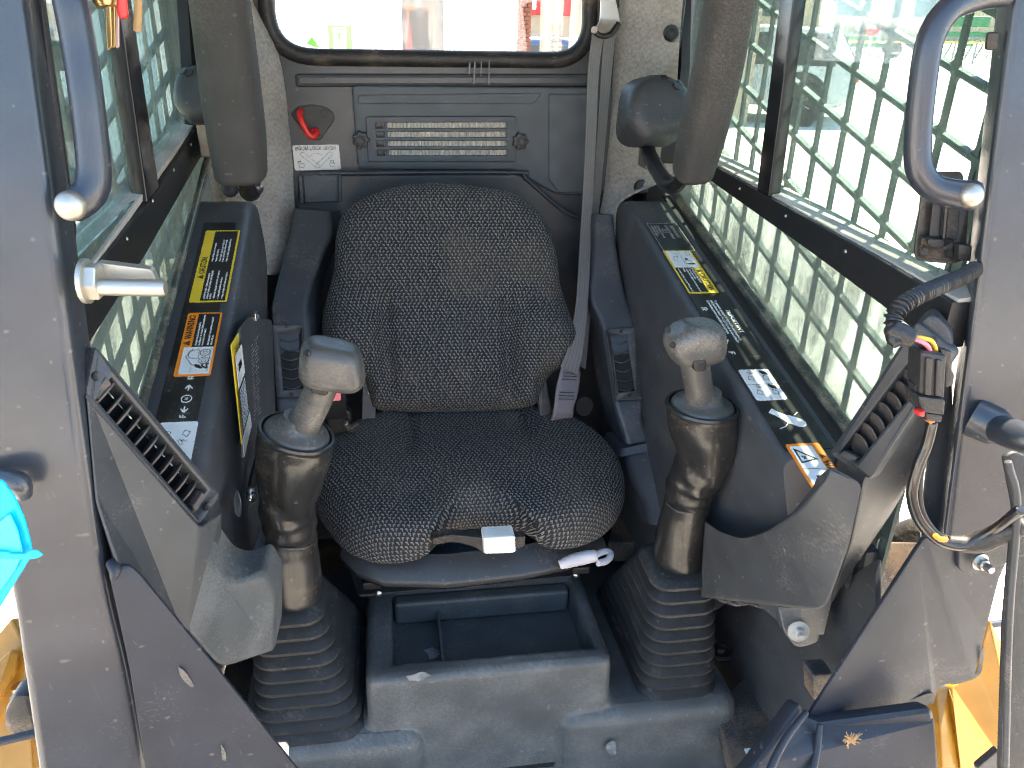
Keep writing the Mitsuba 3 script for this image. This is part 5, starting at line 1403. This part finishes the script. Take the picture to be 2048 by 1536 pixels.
# hinge arm and door edge at the far right
DR = 'open_door'
mark(DR, 'edge of the opened door with worn dark rubber seal at the right border', 'door')
E(DR + '__edge_seal', slab([(0.4731,0.6,1.3832),(0.4824,0.6,1.3896),(0.5121,0.6,1.378),(0.6359,0.56,0.9121),(0.5793,0.56,0.9216),(0.5211,0.58,1.1813),(0.4949,0.59,1.3257)], .007, .008, .003), 'boot')
E(DR + '__seal_lip', tube([(0.4703,0.592,1.3821),(0.4919,0.585,1.3291),(0.5205,0.575,1.1857),(0.5719,0.552,0.9501)], .004, 8), 'pod')
E(DR + '__hinge_tube', tube([(0.5542,0.72,1.3585),(0.5253,0.655,1.3801),(0.5355,0.62,1.3864)], [.0165, .0165, .0165], 18), 'paint', 60)
E(DR + '__hinge_weld', lathe([(.023, -.02), (.022, .004), (.019, .010), (.017, .014)], (0.534,0.69,1.3719), (.6, -.8, -.15), 20), 'paint')

# ---------------------------------------------------------------- keys and blue tag on the left
KB = 'key_bunch'
mark(KB, 'bunch of brass keys with a red fob hanging at the top left', 'keys')
E(KB + '__lock', lathe([(.012, -.05), (.012, -.004), (.010, 0)], (-0.3701,0.8,1.7711), (.1, -.1, -1), 20), 'brass')
for i, q in enumerate(([(-0.3695,0.79,1.7715),(-0.365,0.79,1.7717),(-0.3696,0.79,1.739),(-0.373,0.79,1.736),(-0.3741,0.79,1.7372)], [(-0.3679,0.8,1.7719),(-0.3646,0.8,1.7721),(-0.3695,0.8,1.7397),(-0.372,0.8,1.7376),(-0.3726,0.8,1.7388)], [(-0.3676,0.81,1.7715),(-0.3646,0.81,1.7716),(-0.3696,0.81,1.7388),(-0.3719,0.81,1.7375),(-0.3726,0.81,1.7388)])):
    E(KB + '__key', slab(q, .003, .002, .0006), 'brass' if i != 2 else 'pink_key')
E(KB + '__fob', slab([(-0.3545,0.785,1.7918),(-0.3505,0.785,1.7843),(-0.3512,0.785,1.7649),(-0.3533,0.785,1.7621),(-0.3591,0.785,1.7615),(-0.3604,0.785,1.7685)], .006, .003, .002), 'red')
E(KB + '__cord', tube([(-0.3751,0.92,1.7907),(-0.3774,0.92,1.7725),(-0.3813,0.92,1.7539)], .004, 8), 'straw')
BT = 'blue_tag'
mark(BT, 'bright blue plastic shield tag at the left border', 'tag')
E(BT + '__ring', slab([(-0.4147,0.5,1.4623),(-0.4001,0.5,1.472),(-0.3949,0.5,1.4582),(-0.392,0.5,1.4386),(-0.392,0.5,1.4199),(-0.3929,0.5,1.4093),(-0.3985,0.5,1.4011),(-0.4232,0.5,1.3658),(-0.4504,0.5,1.3339),(-0.4252,0.5,1.4571)], .003, .004, .001), 'blue_plastic')
E(BT + '__face', slab([(-0.4203,0.495,1.4277),(-0.3978,0.495,1.4472),(-0.3957,0.495,1.4332),(-0.396,0.495,1.4195),(-0.3967,0.495,1.4132),(-0.4037,0.495,1.401),(-0.4356,0.495,1.3599)], .002, .003, .0005), 'cyan_plastic')
E(BT + '__strap', slab([(-0.4208,0.492,1.4199),(-0.4034,0.492,1.4185),(-0.4031,0.492,1.4168),(-0.3924,0.492,1.4159),(-0.388,0.492,1.4185),(-0.3848,0.492,1.4182),(-0.3818,0.492,1.4137),(-0.3862,0.492,1.4116),(-0.3901,0.492,1.4111),(-0.4221,0.492,1.4142)], .0015, .001, .0004), 'teal_plastic')
E('loader_cab__pillar_rib', tube([(-0.5008,0.668,1.3809),(-0.4815,0.662,1.3821),(-0.4701,0.66,1.3779),(-0.4696,0.662,1.3641)], [.008, .009, .01, .007], 10), 'paint', 60)

# ---------------------------------------------------------------- loader frame outside the cab
LF = 'yellow_boom'
mark(LF, 'yellow painted loader boom plates right of the cab foot', 'loader boom')
E(LF + '__plate', slab([(0.7155,0.8,0.8473),(0.7514,0.8,0.8737),(0.7629,0.82,0.9589),(0.7956,0.82,0.9159),(0.8562,0.82,0.8888),(0.8421,0.72,0.6751),(0.6928,0.7,0.7255)], .02, .004, .003), 'yellow_paint')
E(LF + '__flange', slab([(0.605,0.72,0.9362),(0.626,0.72,0.9391),(0.6234,0.7,0.9262),(0.6513,0.66,0.7831),(0.6147,0.66,0.7892),(0.5987,0.69,0.9027)], .03, .004, .003), 'yellow_paint')
E(LF + '__rod', tube([(0.8006,0.86,0.9107),(0.8645,0.86,0.9112)], .006, 10), 'paint')
E(LF + '__chipped_corner', slab([(0.6504,0.66,0.8469),(0.6742,0.66,0.8779),(0.7036,0.66,0.8148),(0.6651,0.66,0.811)], .01, .004, .002), 'sheet')
LF = 'yellow_boom_001'
mark(LF, 'yellow loader boom plates with black rubber cab mount in the lower left corner', 'loader boom')
E(LF + '__plate', slab([(-0.6442,0.82,1.0512),(-0.6084,0.84,1.0881),(-0.5916,0.82,1.0609),(-0.5728,0.72,0.9133),(-0.6304,0.72,0.923)], .02, .004, .003), 'yellow_paint')
E(LF + '__flange', slab([(-0.6278,0.78,1.0483),(-0.5982,0.8,1.0721),(-0.5916,0.8,1.0667),(-0.5942,0.79,1.0462),(-0.6209,0.74,1.0033)], .02, .003, .003), 'yellow_paint')
E(LF + '__rubber_mount', slab([(-0.5673,0.7,1.0678),(-0.5517,0.7,1.0946),(-0.5333,0.7,1.0922),(-0.5342,0.7,1.0425),(-0.5612,0.7,1.0351),(-0.57,0.7,1.0461)], .03, .008, .006), 'black_dusty')
E(LF + '__mount_bolt', cat(lathe([(.017, 0), (.017, .003)], (-0.5963,0.7881,0.99), (0, 0, 1), 20), lathe([(.010, 0), (.010, .022), (.006, .024), (.006, .036)], (-0.5951,0.786,0.992), (0, 0, 1), 14)), 'steel')
E(LF + '__step_plate', slab([(-0.5605,0.66,1.0772),(-0.5205,0.67,1.0755),(-0.5185,0.665,1.0713),(-0.5594,0.655,1.0728)], .02, .002, .002), 'sheet')
E('step_cover', slab([(0.3571,0.665,1.0043),(0.3688,0.66,0.9826),(0.3842,0.655,0.9773),(0.5259,0.64,0.9994),(0.5333,0.635,0.9798),(0.545,0.6,0.8768),(0.2341,0.6,0.9291),(0.2781,0.62,0.9504)], .03, [.012, .006, .004, .01, .01, 0, 0, .01], .008), 'sheet', 35, 'scuffed grey step cover with a straw tuft in the lower right corner', 'cover')
E('step_cover__ridge', tube([(0.3595,0.652,0.9982),(0.3219,0.628,0.9835),(0.2874,0.6,0.9543)], [.004, .005, .005], 10), 'sheet')
E('step_cover__ridge', tube([(0.3777,0.645,0.9821),(0.3688,0.628,0.9597),(0.3506,0.602,0.9332)], [.004, .005, .005], 10), 'sheet')
rr = np.random.default_rng(21)
c = A((0.4078,0.622,0.9778))
m = []
for i in range(26):
    d = nrm(rr.normal(0, 1, 3) * (1, .25, 1))
    a_ = c + rr.normal(0, .003, 3) * (1, .3, 1)
    m.append(tube([a_ - d * .008, a_ + d * (.004 + .01 * rr.random())], .0006, 5, 2))
E('straw_tuft', cat(*m), 'straw', 35, 'small tuft of dry straw lying on the grey step cover', 'straw', kind='thing')

# ---------------------------------------------------------------- the yard


def gz_(x, y):
    return .028 * x + .034 * y


def at(x, y, z=0.0):
    return A([x, y, gz_(x, y) + z])


def wheel(k, c, r, w, ax, hub='silver_paint', part='wheel'):
    ax = nrm(ax)
    q = E(k + '__' + part, lathe([(r * .60, -w / 2), (r * .9, -w / 2), (r, -w * .35), (r, w * .35), (r * .9, w / 2), (r * .62, w / 2)], c, ax, 36), 'tyre', 30)
    E(q + '__rim', lathe([(r * .62, w * .45), (r * .55, w * .30), (r * .2, w * .25), (r * .12, w * .45), (.001, w * .45)], c, ax, 30), hub, 30)
    u = nrm(np.cross(ax, [0, 0, 1.0]))
    v = np.cross(ax, u)
    for i in range(7):
        a = i * 2 * math.pi / 7
        d = math.cos(a) * u + math.sin(a) * v
        E(q + '__spoke', tube([A(c) + ax * w * .42 + d * r * .12, A(c) + ax * w * .46 + d * r * .58], r * .045, 6, 2), 'print_grey', 30)


def car(k, lab, c, heading, L, H, Wd, paintmat, van=False, grp=None):
    """A road car: side profile extruded, glass set in, wheels, lights."""
    mark(k, lab, 'car' if not van else 'van', grp)
    f = nrm([math.cos(heading), math.sin(heading), 0])
    l = A([-f[1], f[0], 0])
    c = A(c)

    def P(x, z, s):
        return c + f * x + l * s + A([0, 0, z])
    top = [(-L * .48, .42), (-L * .49, H * .58), (-L * .40, H * .97), (-L * .1, H), (L * .12, H * .96), (L * .27, H * .62), (L * .47, H * .52), (L * .49, .40), (L * .40, .28), (-L * .44, .28)] if not van else \
          [(-L * .49, .35), (-L * .49, H * .96), (-L * .44, H), (L * .22, H), (L * .34, H * .60), (L * .48, H * .50), (L * .49, .35), (L * .45, .28), (-L * .46, .28)]
    E(k + '__body', slab([P(x, z, -Wd / 2) for x, z in top], Wd, .12, .10, out=-l, back=l * Wd, steps=4), paintmat, 40)
    zl, zh = H * .60, H * .92
    for s in (-1, 1):
        o_ = s * (Wd / 2 + .004)
        for x0, x1, x2, x3 in ((-L * .41, -L * .20, -L * .21, -L * .37), (-L * .18, L * .03, L * .03, -L * .18), (L * .05, L * .24, L * .12, L * .05)):
            E(k + '__window', slab([P(x0, zl, o_), P(x1, zl, o_), P(x2, zh, o_), P(x3, zh, o_)], .02, .05, .004, out=l * s), 'dark_glass')
        E(k + '__tail_light', slab([P(-L * .485, H * .45, s * Wd * .30), P(-L * .485, H * .45, s * Wd * .47), P(-L * .47, H * .62, s * Wd * .47), P(-L * .47, H * .62, s * Wd * .34)], .08, .02, .01, out=-f, back=-f * .05), 'red')
        for x in (-L * .30, L * .31):
            wheel(k, P(x, .36, s * (Wd / 2 - .06)), .37, .24, l * s)
            E(k + '__wheel_arch', lathe([(.46, 0), (.46, .012), (.40, .012)], P(x, .38, s * (Wd / 2 - .004)), l * s, 30), 'black')
    E(k + '__rear_glass', slab([P(-L * .487, H * .62, -Wd * .38), P(-L * .487, H * .62, Wd * .38), P(-L * .42, H * .92, Wd * .34), P(-L * .42, H * .92, -Wd * .34)], .02, .04, .004, out=-f, back=f * .06), 'dark_glass')


d0 = nrm((.62, .78, 0))
car('parked_car', 'silver grey car parked on the bright yard beyond the right window', at(6.0, 14.4), math.radians(152), 4.6, 1.55, 1.8, 'silver_paint')
car('parked_van', 'white van parked close outside the left window', at(-3.9, 10.6), math.radians(80), 4.8, 1.9, 1.8, 'white_paint', True)

# mud and drips on the gussets
for i, q in enumerate(([(-0.3878,0.644,1.1713),(-0.3785,0.644,1.1637),(-0.3684,0.644,1.1439),(-0.3667,0.644,1.1315),(-0.3776,0.644,1.1302),(-0.3869,0.644,1.1488)], [(-0.3613,0.644,1.1708),(-0.3531,0.644,1.1606),(-0.3463,0.644,1.1384),(-0.349,0.644,1.132),(-0.3571,0.644,1.1451),(-0.3619,0.644,1.159)], [(-0.3993,0.648,1.2073),(-0.3948,0.648,1.1973),(-0.3883,0.648,1.1689),(-0.3926,0.648,1.1655),(-0.3991,0.648,1.1908)], [(-0.328,0.632,1.0747),(-0.3238,0.632,1.0582),(-0.3261,0.632,1.0252),(-0.3309,0.632,1.0237),(-0.3297,0.632,1.0518)])):
    E('loader_cab__mud_smear', smear(q, .0006, 30 + i, .55), 'dry_mud', False)
for i, q in enumerate(([(0.5819,0.693,0.9768),(0.6302,0.693,0.9868),(0.6278,0.693,1.0392),(0.6336,0.693,1.03),(0.6381,0.693,0.9805),(0.5974,0.693,0.9695)], [(0.5178,0.683,0.9631),(0.5659,0.683,0.9764),(0.5693,0.683,0.9527),(0.5247,0.683,0.9533)])):
    E('loader_cab__mud_smear', smear(q, .0006, 40 + i, .3), 'dry_mud', False)

E('loader_cab__edge_tab', slab([(-0.2911,0.7,0.9865),(-0.2756,0.7,0.9867),(-0.2727,0.7,0.9797),(-0.2752,0.7,0.957),(-0.285,0.7,0.9585)], .003, .003, .001), 'steel')

BU = 'loader_bucket'
mark(BU, 'worn steel loader bucket lowered flat in front of the cab, mirrored low in the pillars', 'bucket')
E(BU + '__floor', slab([(-1.15, -1.75, .06), (1.15, -1.75, .06), (1.15, -.55, .12), (-1.15, -.55, .12)], .02, 0, .004, out=(0, 0, 1)), 'bucket_steel')
E(BU + '__back', slab([(-1.15, -.55, .11), (1.15, -.55, .11), (1.15, -.30, .50), (-1.15, -.30, .50)], .02, 0, .004, out=(0, -1, .3)), 'bucket_steel')
for s in (-1, 1):
    E(BU + '__side', slab([(s * 1.15, -1.7, .07), (s * 1.15, -.55, .11), (s * 1.15, -.30, .50), (s * 1.15, -.55, .50)], .02, 0, .004, out=(s, 0, 0)), 'bucket_steel')

# white site office behind the cab
BW = 'site_office'
mark(BW, 'white site office wall with a dark window seen through the rear window', 'building')
z0 = gz_(0, 7)
E(BW + '__wall', slab([(-1.9, 7, z0), (1.00, 7, z0), (1.00, 7, 3.4), (-1.9, 7, 3.4)], .12, 0, .004, holes=[A([(.035, 7, 1.0), (.395, 7, 1.0), (.395, 7, 2.6), (.035, 7, 2.6)])]), 'wall_white')
E(BW + '__window_frame', slab([(.01, 6.985, .97), (.42, 6.985, .97), (.42, 6.985, 2.63), (.01, 6.985, 2.63)], .02, 0, .003, holes=[A([(.045, 6.985, 1.01), (.385, 6.985, 1.01), (.385, 6.985, 2.59), (.045, 6.985, 2.59)])]), 'white')
E(BW + '__window_pane', slab([(.04, 7.06, 1.0), (.39, 7.06, 1.0), (.39, 7.06, 2.6), (.04, 7.06, 2.6)], .004, 0, 0), 'glass_rear', False)
E(BW + '__room_back', slab([(-.3, 7.9, .9), (.8, 7.9, .9), (.8, 7.9, 2.7), (-.3, 7.9, 2.7)], .02, 0, 0), 'room_dark', False)
E(BW + '__door', slab([(.47, 6.99, z0 + .1), (.95, 6.99, z0 + .1), (.95, 6.99, 2.5), (.47, 6.99, 2.5)], .03, 0, .004), 'white')
E(BW + '__wall_side', slab([(1.0, 7.0, z0), (1.0, 10, z0), (1.0, 10, 3.4), (1.0, 7.0, 3.4)], .1, 0, .004, out=(1, 0, 0)), 'wall_white')
E(BW + '__roof', slab([(-2, 6.9, 3.4), (1.1, 6.9, 3.4), (1.1, 10.1, 3.4), (-2, 10.1, 3.4)], .1, 0, .01, out=(0, 0, 1)), 'white')
# brick pier: courses of single bricks
E(BW + '__pier_core', rb((1.055, 7.02, 1.7), (.085, .10, 3.3), .002), 'mortar')
for i in range(22):
    for j in range(2):
        w_ = (.055, .035) if i % 2 else (.035, .055)
        x_ = 1.010 + (0 if j == 0 else w_[0] + .004) + w_[j] / 2
        E(BW + '__brick', rb((x_, 6.985, 1.45 + i * .032), (w_[j], .09, .028), .003, sub=1), 'brick')
# exit sign: running figure in a doorway
EX = 'exit_sign'
mark(EX, 'green running figure exit sign on the white wall', 'sign')
s_ = Sheet((-.545, 6.985, 1.675), (1, 0, 0), (0, 0, 1))
E(EX + '__panel', s_.put(flat(rect(.0, 0, .185, .185), .003), 0), 'green_print', False)
E(EX + '__doorway', s_.put(flat(rect(.038, .012, .105, .16), .001), .004), 'print_white', False)
m = [flat(LineString([(.098, .150), (.0985, .151)]).buffer(.012)), line([(.092, .135), (.082, .085)], .022), line([(.092, .13), (.118, .115), (.128, .098)], .009), line([(.088, .128), (.066, .118), (.056, .098)], .009), line([(.086, .085), (.106, .068), (.110, .030)], .011), line([(.082, .085), (.074, .05), (.050, .030)], .011)]
E(EX + '__figure', s_.put(cat(*m), .006), 'green_print', False)
EX = 'exit_sign_001'
mark(EX, 'faded pale safety picture left of the green exit sign', 'sign')
s_ = Sheet((-.75, 6.985, 1.685), (1, 0, 0), (0, 0, 1))
E(EX + '__panel', s_.put(flat(rect(0, 0, .17, .15), .003), 0), 'white', False)
E(EX + '__figure', s_.put(flat([(.03, .035), (.075, .085), (.10, .05), (.13, .015), (.12, .005), (.07, .02)], .001), .004), 'green_print', False)
# machine parts in the dark window
for lab, m, mt in (('orange upright tool frame inside the office window', cat(rb((.11, 7.4, 1.9), (.02, .02, 1.2), .004), rb((.2, 7.4, 2.02), (.24, .02, .025), .004)), 'orange'),
                   ('orange post at the right inside the office window', rb((.335, 7.45, 1.7), (.022, .02, .7), .004), 'orange'),
                   ('red gas bottle inside the office window', lathe([(.02, 0), (.03, .02), (.03, .2), (.02, .25), (.01, .27), (.01, .29)], (.11, 7.35, 1.62), (0, 0, 1)), 'red'),
                   ('pale grey work coat hanging inside the office window', blob([(.19, 7.4, 2.1), (.22, 7.4, 1.98)], .03), 'grey_part')):
    E('workshop_item', m, mt, 35, lab, 'tool', 'items inside the office window')
# clear plastic strips beside the brick pier, red sign, car beyond
for i, (x, w_) in enumerate(((1.12, .10), (1.22, .08), (1.36, .10))):
    t = np.linspace(0, 1, 14)
    pts = [(x + w_ * a, 6.6 + .02 * math.sin(9 * a + i)) for a in t]
    r1 = [A([(a, b, z) for a, b in pts] + [(a, b + .004, z) for a, b in pts[::-1]]) for z in (.3, 1.2, 2.1, 2.9)]
    for j, r_ in enumerate(r1):
        r_[:, 0] += .01 * math.sin(2.1 * j + i)
    E('plastic_strip', loft(r1), 'strip_plastic', True, ('left', 'middle', 'right')[i] + ' of the three hanging pale plastic strips behind the rear window', 'curtain', 'hanging plastic strips')
RS = 'shop_sign'
mark(RS, 'red shop sign with white letters far behind the rear window', 'sign')
E(RS + '__board', slab([(1.6, 13, 2.20), (3.2, 13, 2.20), (3.2, 13, 2.75), (1.6, 13, 2.75)], .05, 0, .01), 'red')
s_ = Sheet((1.72, 12.99, 2.28), (1, 0, 0), (0, 0, 1))
E(RS + '__lettering', s_.put(letters('tor', .30, .62, True), .003), 'print_white', False)
E(RS + '__wall', slab([(1.4, 13.1, .4), (6, 13.1, .4), (6, 13.1, 3.2), (1.4, 13.1, 3.2)], .2, 0, .01), 'tan_wall')
car('parked_car_001', 'dark blue car parked behind the plastic strips', at(2.2, 10.8), math.radians(10), 4.4, 1.45, 1.7, 'car_blue')

# pale blue container on the left
E('storage_container', rb(at(-2.85, 10.2, 1.15), (1.1, 2.4, 2.3), .03), 'pale_blue', 35, 'pale blue storage container behind the left window guard', 'container')

# farm implements, fence, stop sign and far buildings seen through the right window
for i, (x, y, w_, lab) in enumerate(((20.5, 34.0, 3.2, 'low green seed drill behind the fence, left of the grab handle'), (25.2, 33.5, 3.6, 'tall green farm implement seen through the right grab handle'), (30.5, 35, 3.0, 'green farm implement at the far right beyond the pillar'))):
    k = 'farm_implement' + ('' if i == 0 else '_%03d' % i)
    mark(k, lab, 'farm implement', 'green farm implements in the yard')
    u = nrm((.83, -.55, 0))
    c = at(x, y)
    hh = .9 if i == 0 else 1.7
    E(k + '__beam', rb(c + A([0, 0, hh * .55]), (w_, .2, .2), .02, axes(u, (0, 0, 1))), 'machine_green')
    E(k + '__hopper', rb(c + A([0, .3, hh * .85]), (w_ * .5, .4, hh * .25), .06, axes(u, (-u[1], u[0], 0))), 'machine_green')
    for q in np.linspace(-.45, .45, 9):
        E(k + '__tine', tube([c + u * q * w_ + A([0, 0, hh * .55]), c + u * q * w_ + A([.1, -.3, hh * .35]), c + u * q * w_ + A([0, -.15, .02])], .035, 6, 3), 'print_grey')
    for q in (-.38, .38):
        wheel(k, c + u * q * w_ + A([-.2, -.5, .38]), .38, .22, (-u[1], u[0], 0), 'wire_yellow')
    E(k + '__drawbar', tube([c + A([0, 0, .5]), c + A([-.6, -1.2, .5])], .06, 8, 2), 'machine_green')
fa, fb = at(17.5, 30.5), at(30, 27.8)
mark('yard_fence', 'low rail fence with thin posts in front of the farm machines', 'fence')
for z in (.35, .75):
    E('yard_fence__rail', tube([fa + A([0, 0, z]), fb + A([0, 0, z])], .03, 6, 2), 'wire_yellow' if z > .5 else 'print_grey')
for i in range(16):
    E('yard_fence__post', rb(fa + (fb - fa) * (i + .5) / 16 + A([0, 0, .4]), (.05, .05, .85), .005), 'print_grey')
SS = 'stop_sign'
mark(SS, 'red octagonal stop sign on a post far off in the yard', 'sign')
c = A((16.5936,27,2.7011))
a = np.arange(8) * math.pi / 4 + math.pi / 8
u = nrm((.86, -.5, 0))
E(SS + '__plate', slab([c + .30 * (math.cos(q) * u + math.sin(q) * A([0, 0, 1])) for q in a], .01, 0, .002), 'red')
s_ = Sheet(c - u * .19 + A([-.01, -.02, -.06]), u, (0, 0, 1))
E(SS + '__lettering', s_.put(letters('STOP', .13, .38, True), 0), 'print_white', False)
E(SS + '__post', rb(c + A([.05, .05, -.7]), (.06, .06, 1.7), .01), 'steel')
E('lamp_pole', tube([at(27, 43), at(27, 43, 4.6)], [.10, .07], 8, 2), 'print_grey', 35, 'thin grey pole in front of the tan building', 'pole')
TB = 'tan_building'
mark(TB, 'long tan building with small windows on the horizon right', 'building')
E(TB + '__wall', slab([at(20, 62), at(62, 40), at(62, 40, 3.6), at(20, 62, 3.6)], 5, 0, .02), 'tan_wall')
E(TB + '__roof', slab([at(19.5, 62, 3.65), at(62.5, 39.5, 3.65), at(65, 45, 3.9), at(22, 67, 3.9)], .25, 0, .02, out=(0, 0, 1)), 'print_grey')
for q in np.linspace(.08, .92, 9):
    b_ = at(20, 62) * (1 - q) + at(62, 40) * q + A([-.03, -.06, 0])
    u = nrm((42, -22, 0))
    E(TB + '__window', slab([b_ + u * -.7 + (0, 0, 1.5), b_ + u * .7 + (0, 0, 1.5), b_ + u * .7 + (0, 0, 2.6), b_ + u * -.7 + (0, 0, 2.6)], .05, 0, .01), 'dark_glass')

# pale block shop building across the yard behind the photographer: it is what the glossy pillars mirror
SH = 'workshop'
mark(SH, 'pale block workshop across the yard, mirrored in the glossy cab pillars', 'building')
E(SH + '__wall', slab([(-16, -14, -.8), (16, -14, -.8), (16, -14, 4.6), (-16, -14, 4.6)], .3, 0, .01, out=(0, 1, 0)), 'shop_block')
for x in (-11, -4, 5, 12):
    E(SH + '__roller_door', slab([(x - 1.8, -13.96, -.7), (x + 1.8, -13.96, -.7), (x + 1.8, -13.96, 3.2), (x - 1.8, -13.96, 3.2)], .03, 0, .01, out=(0, 1, 0)), 'print_grey')
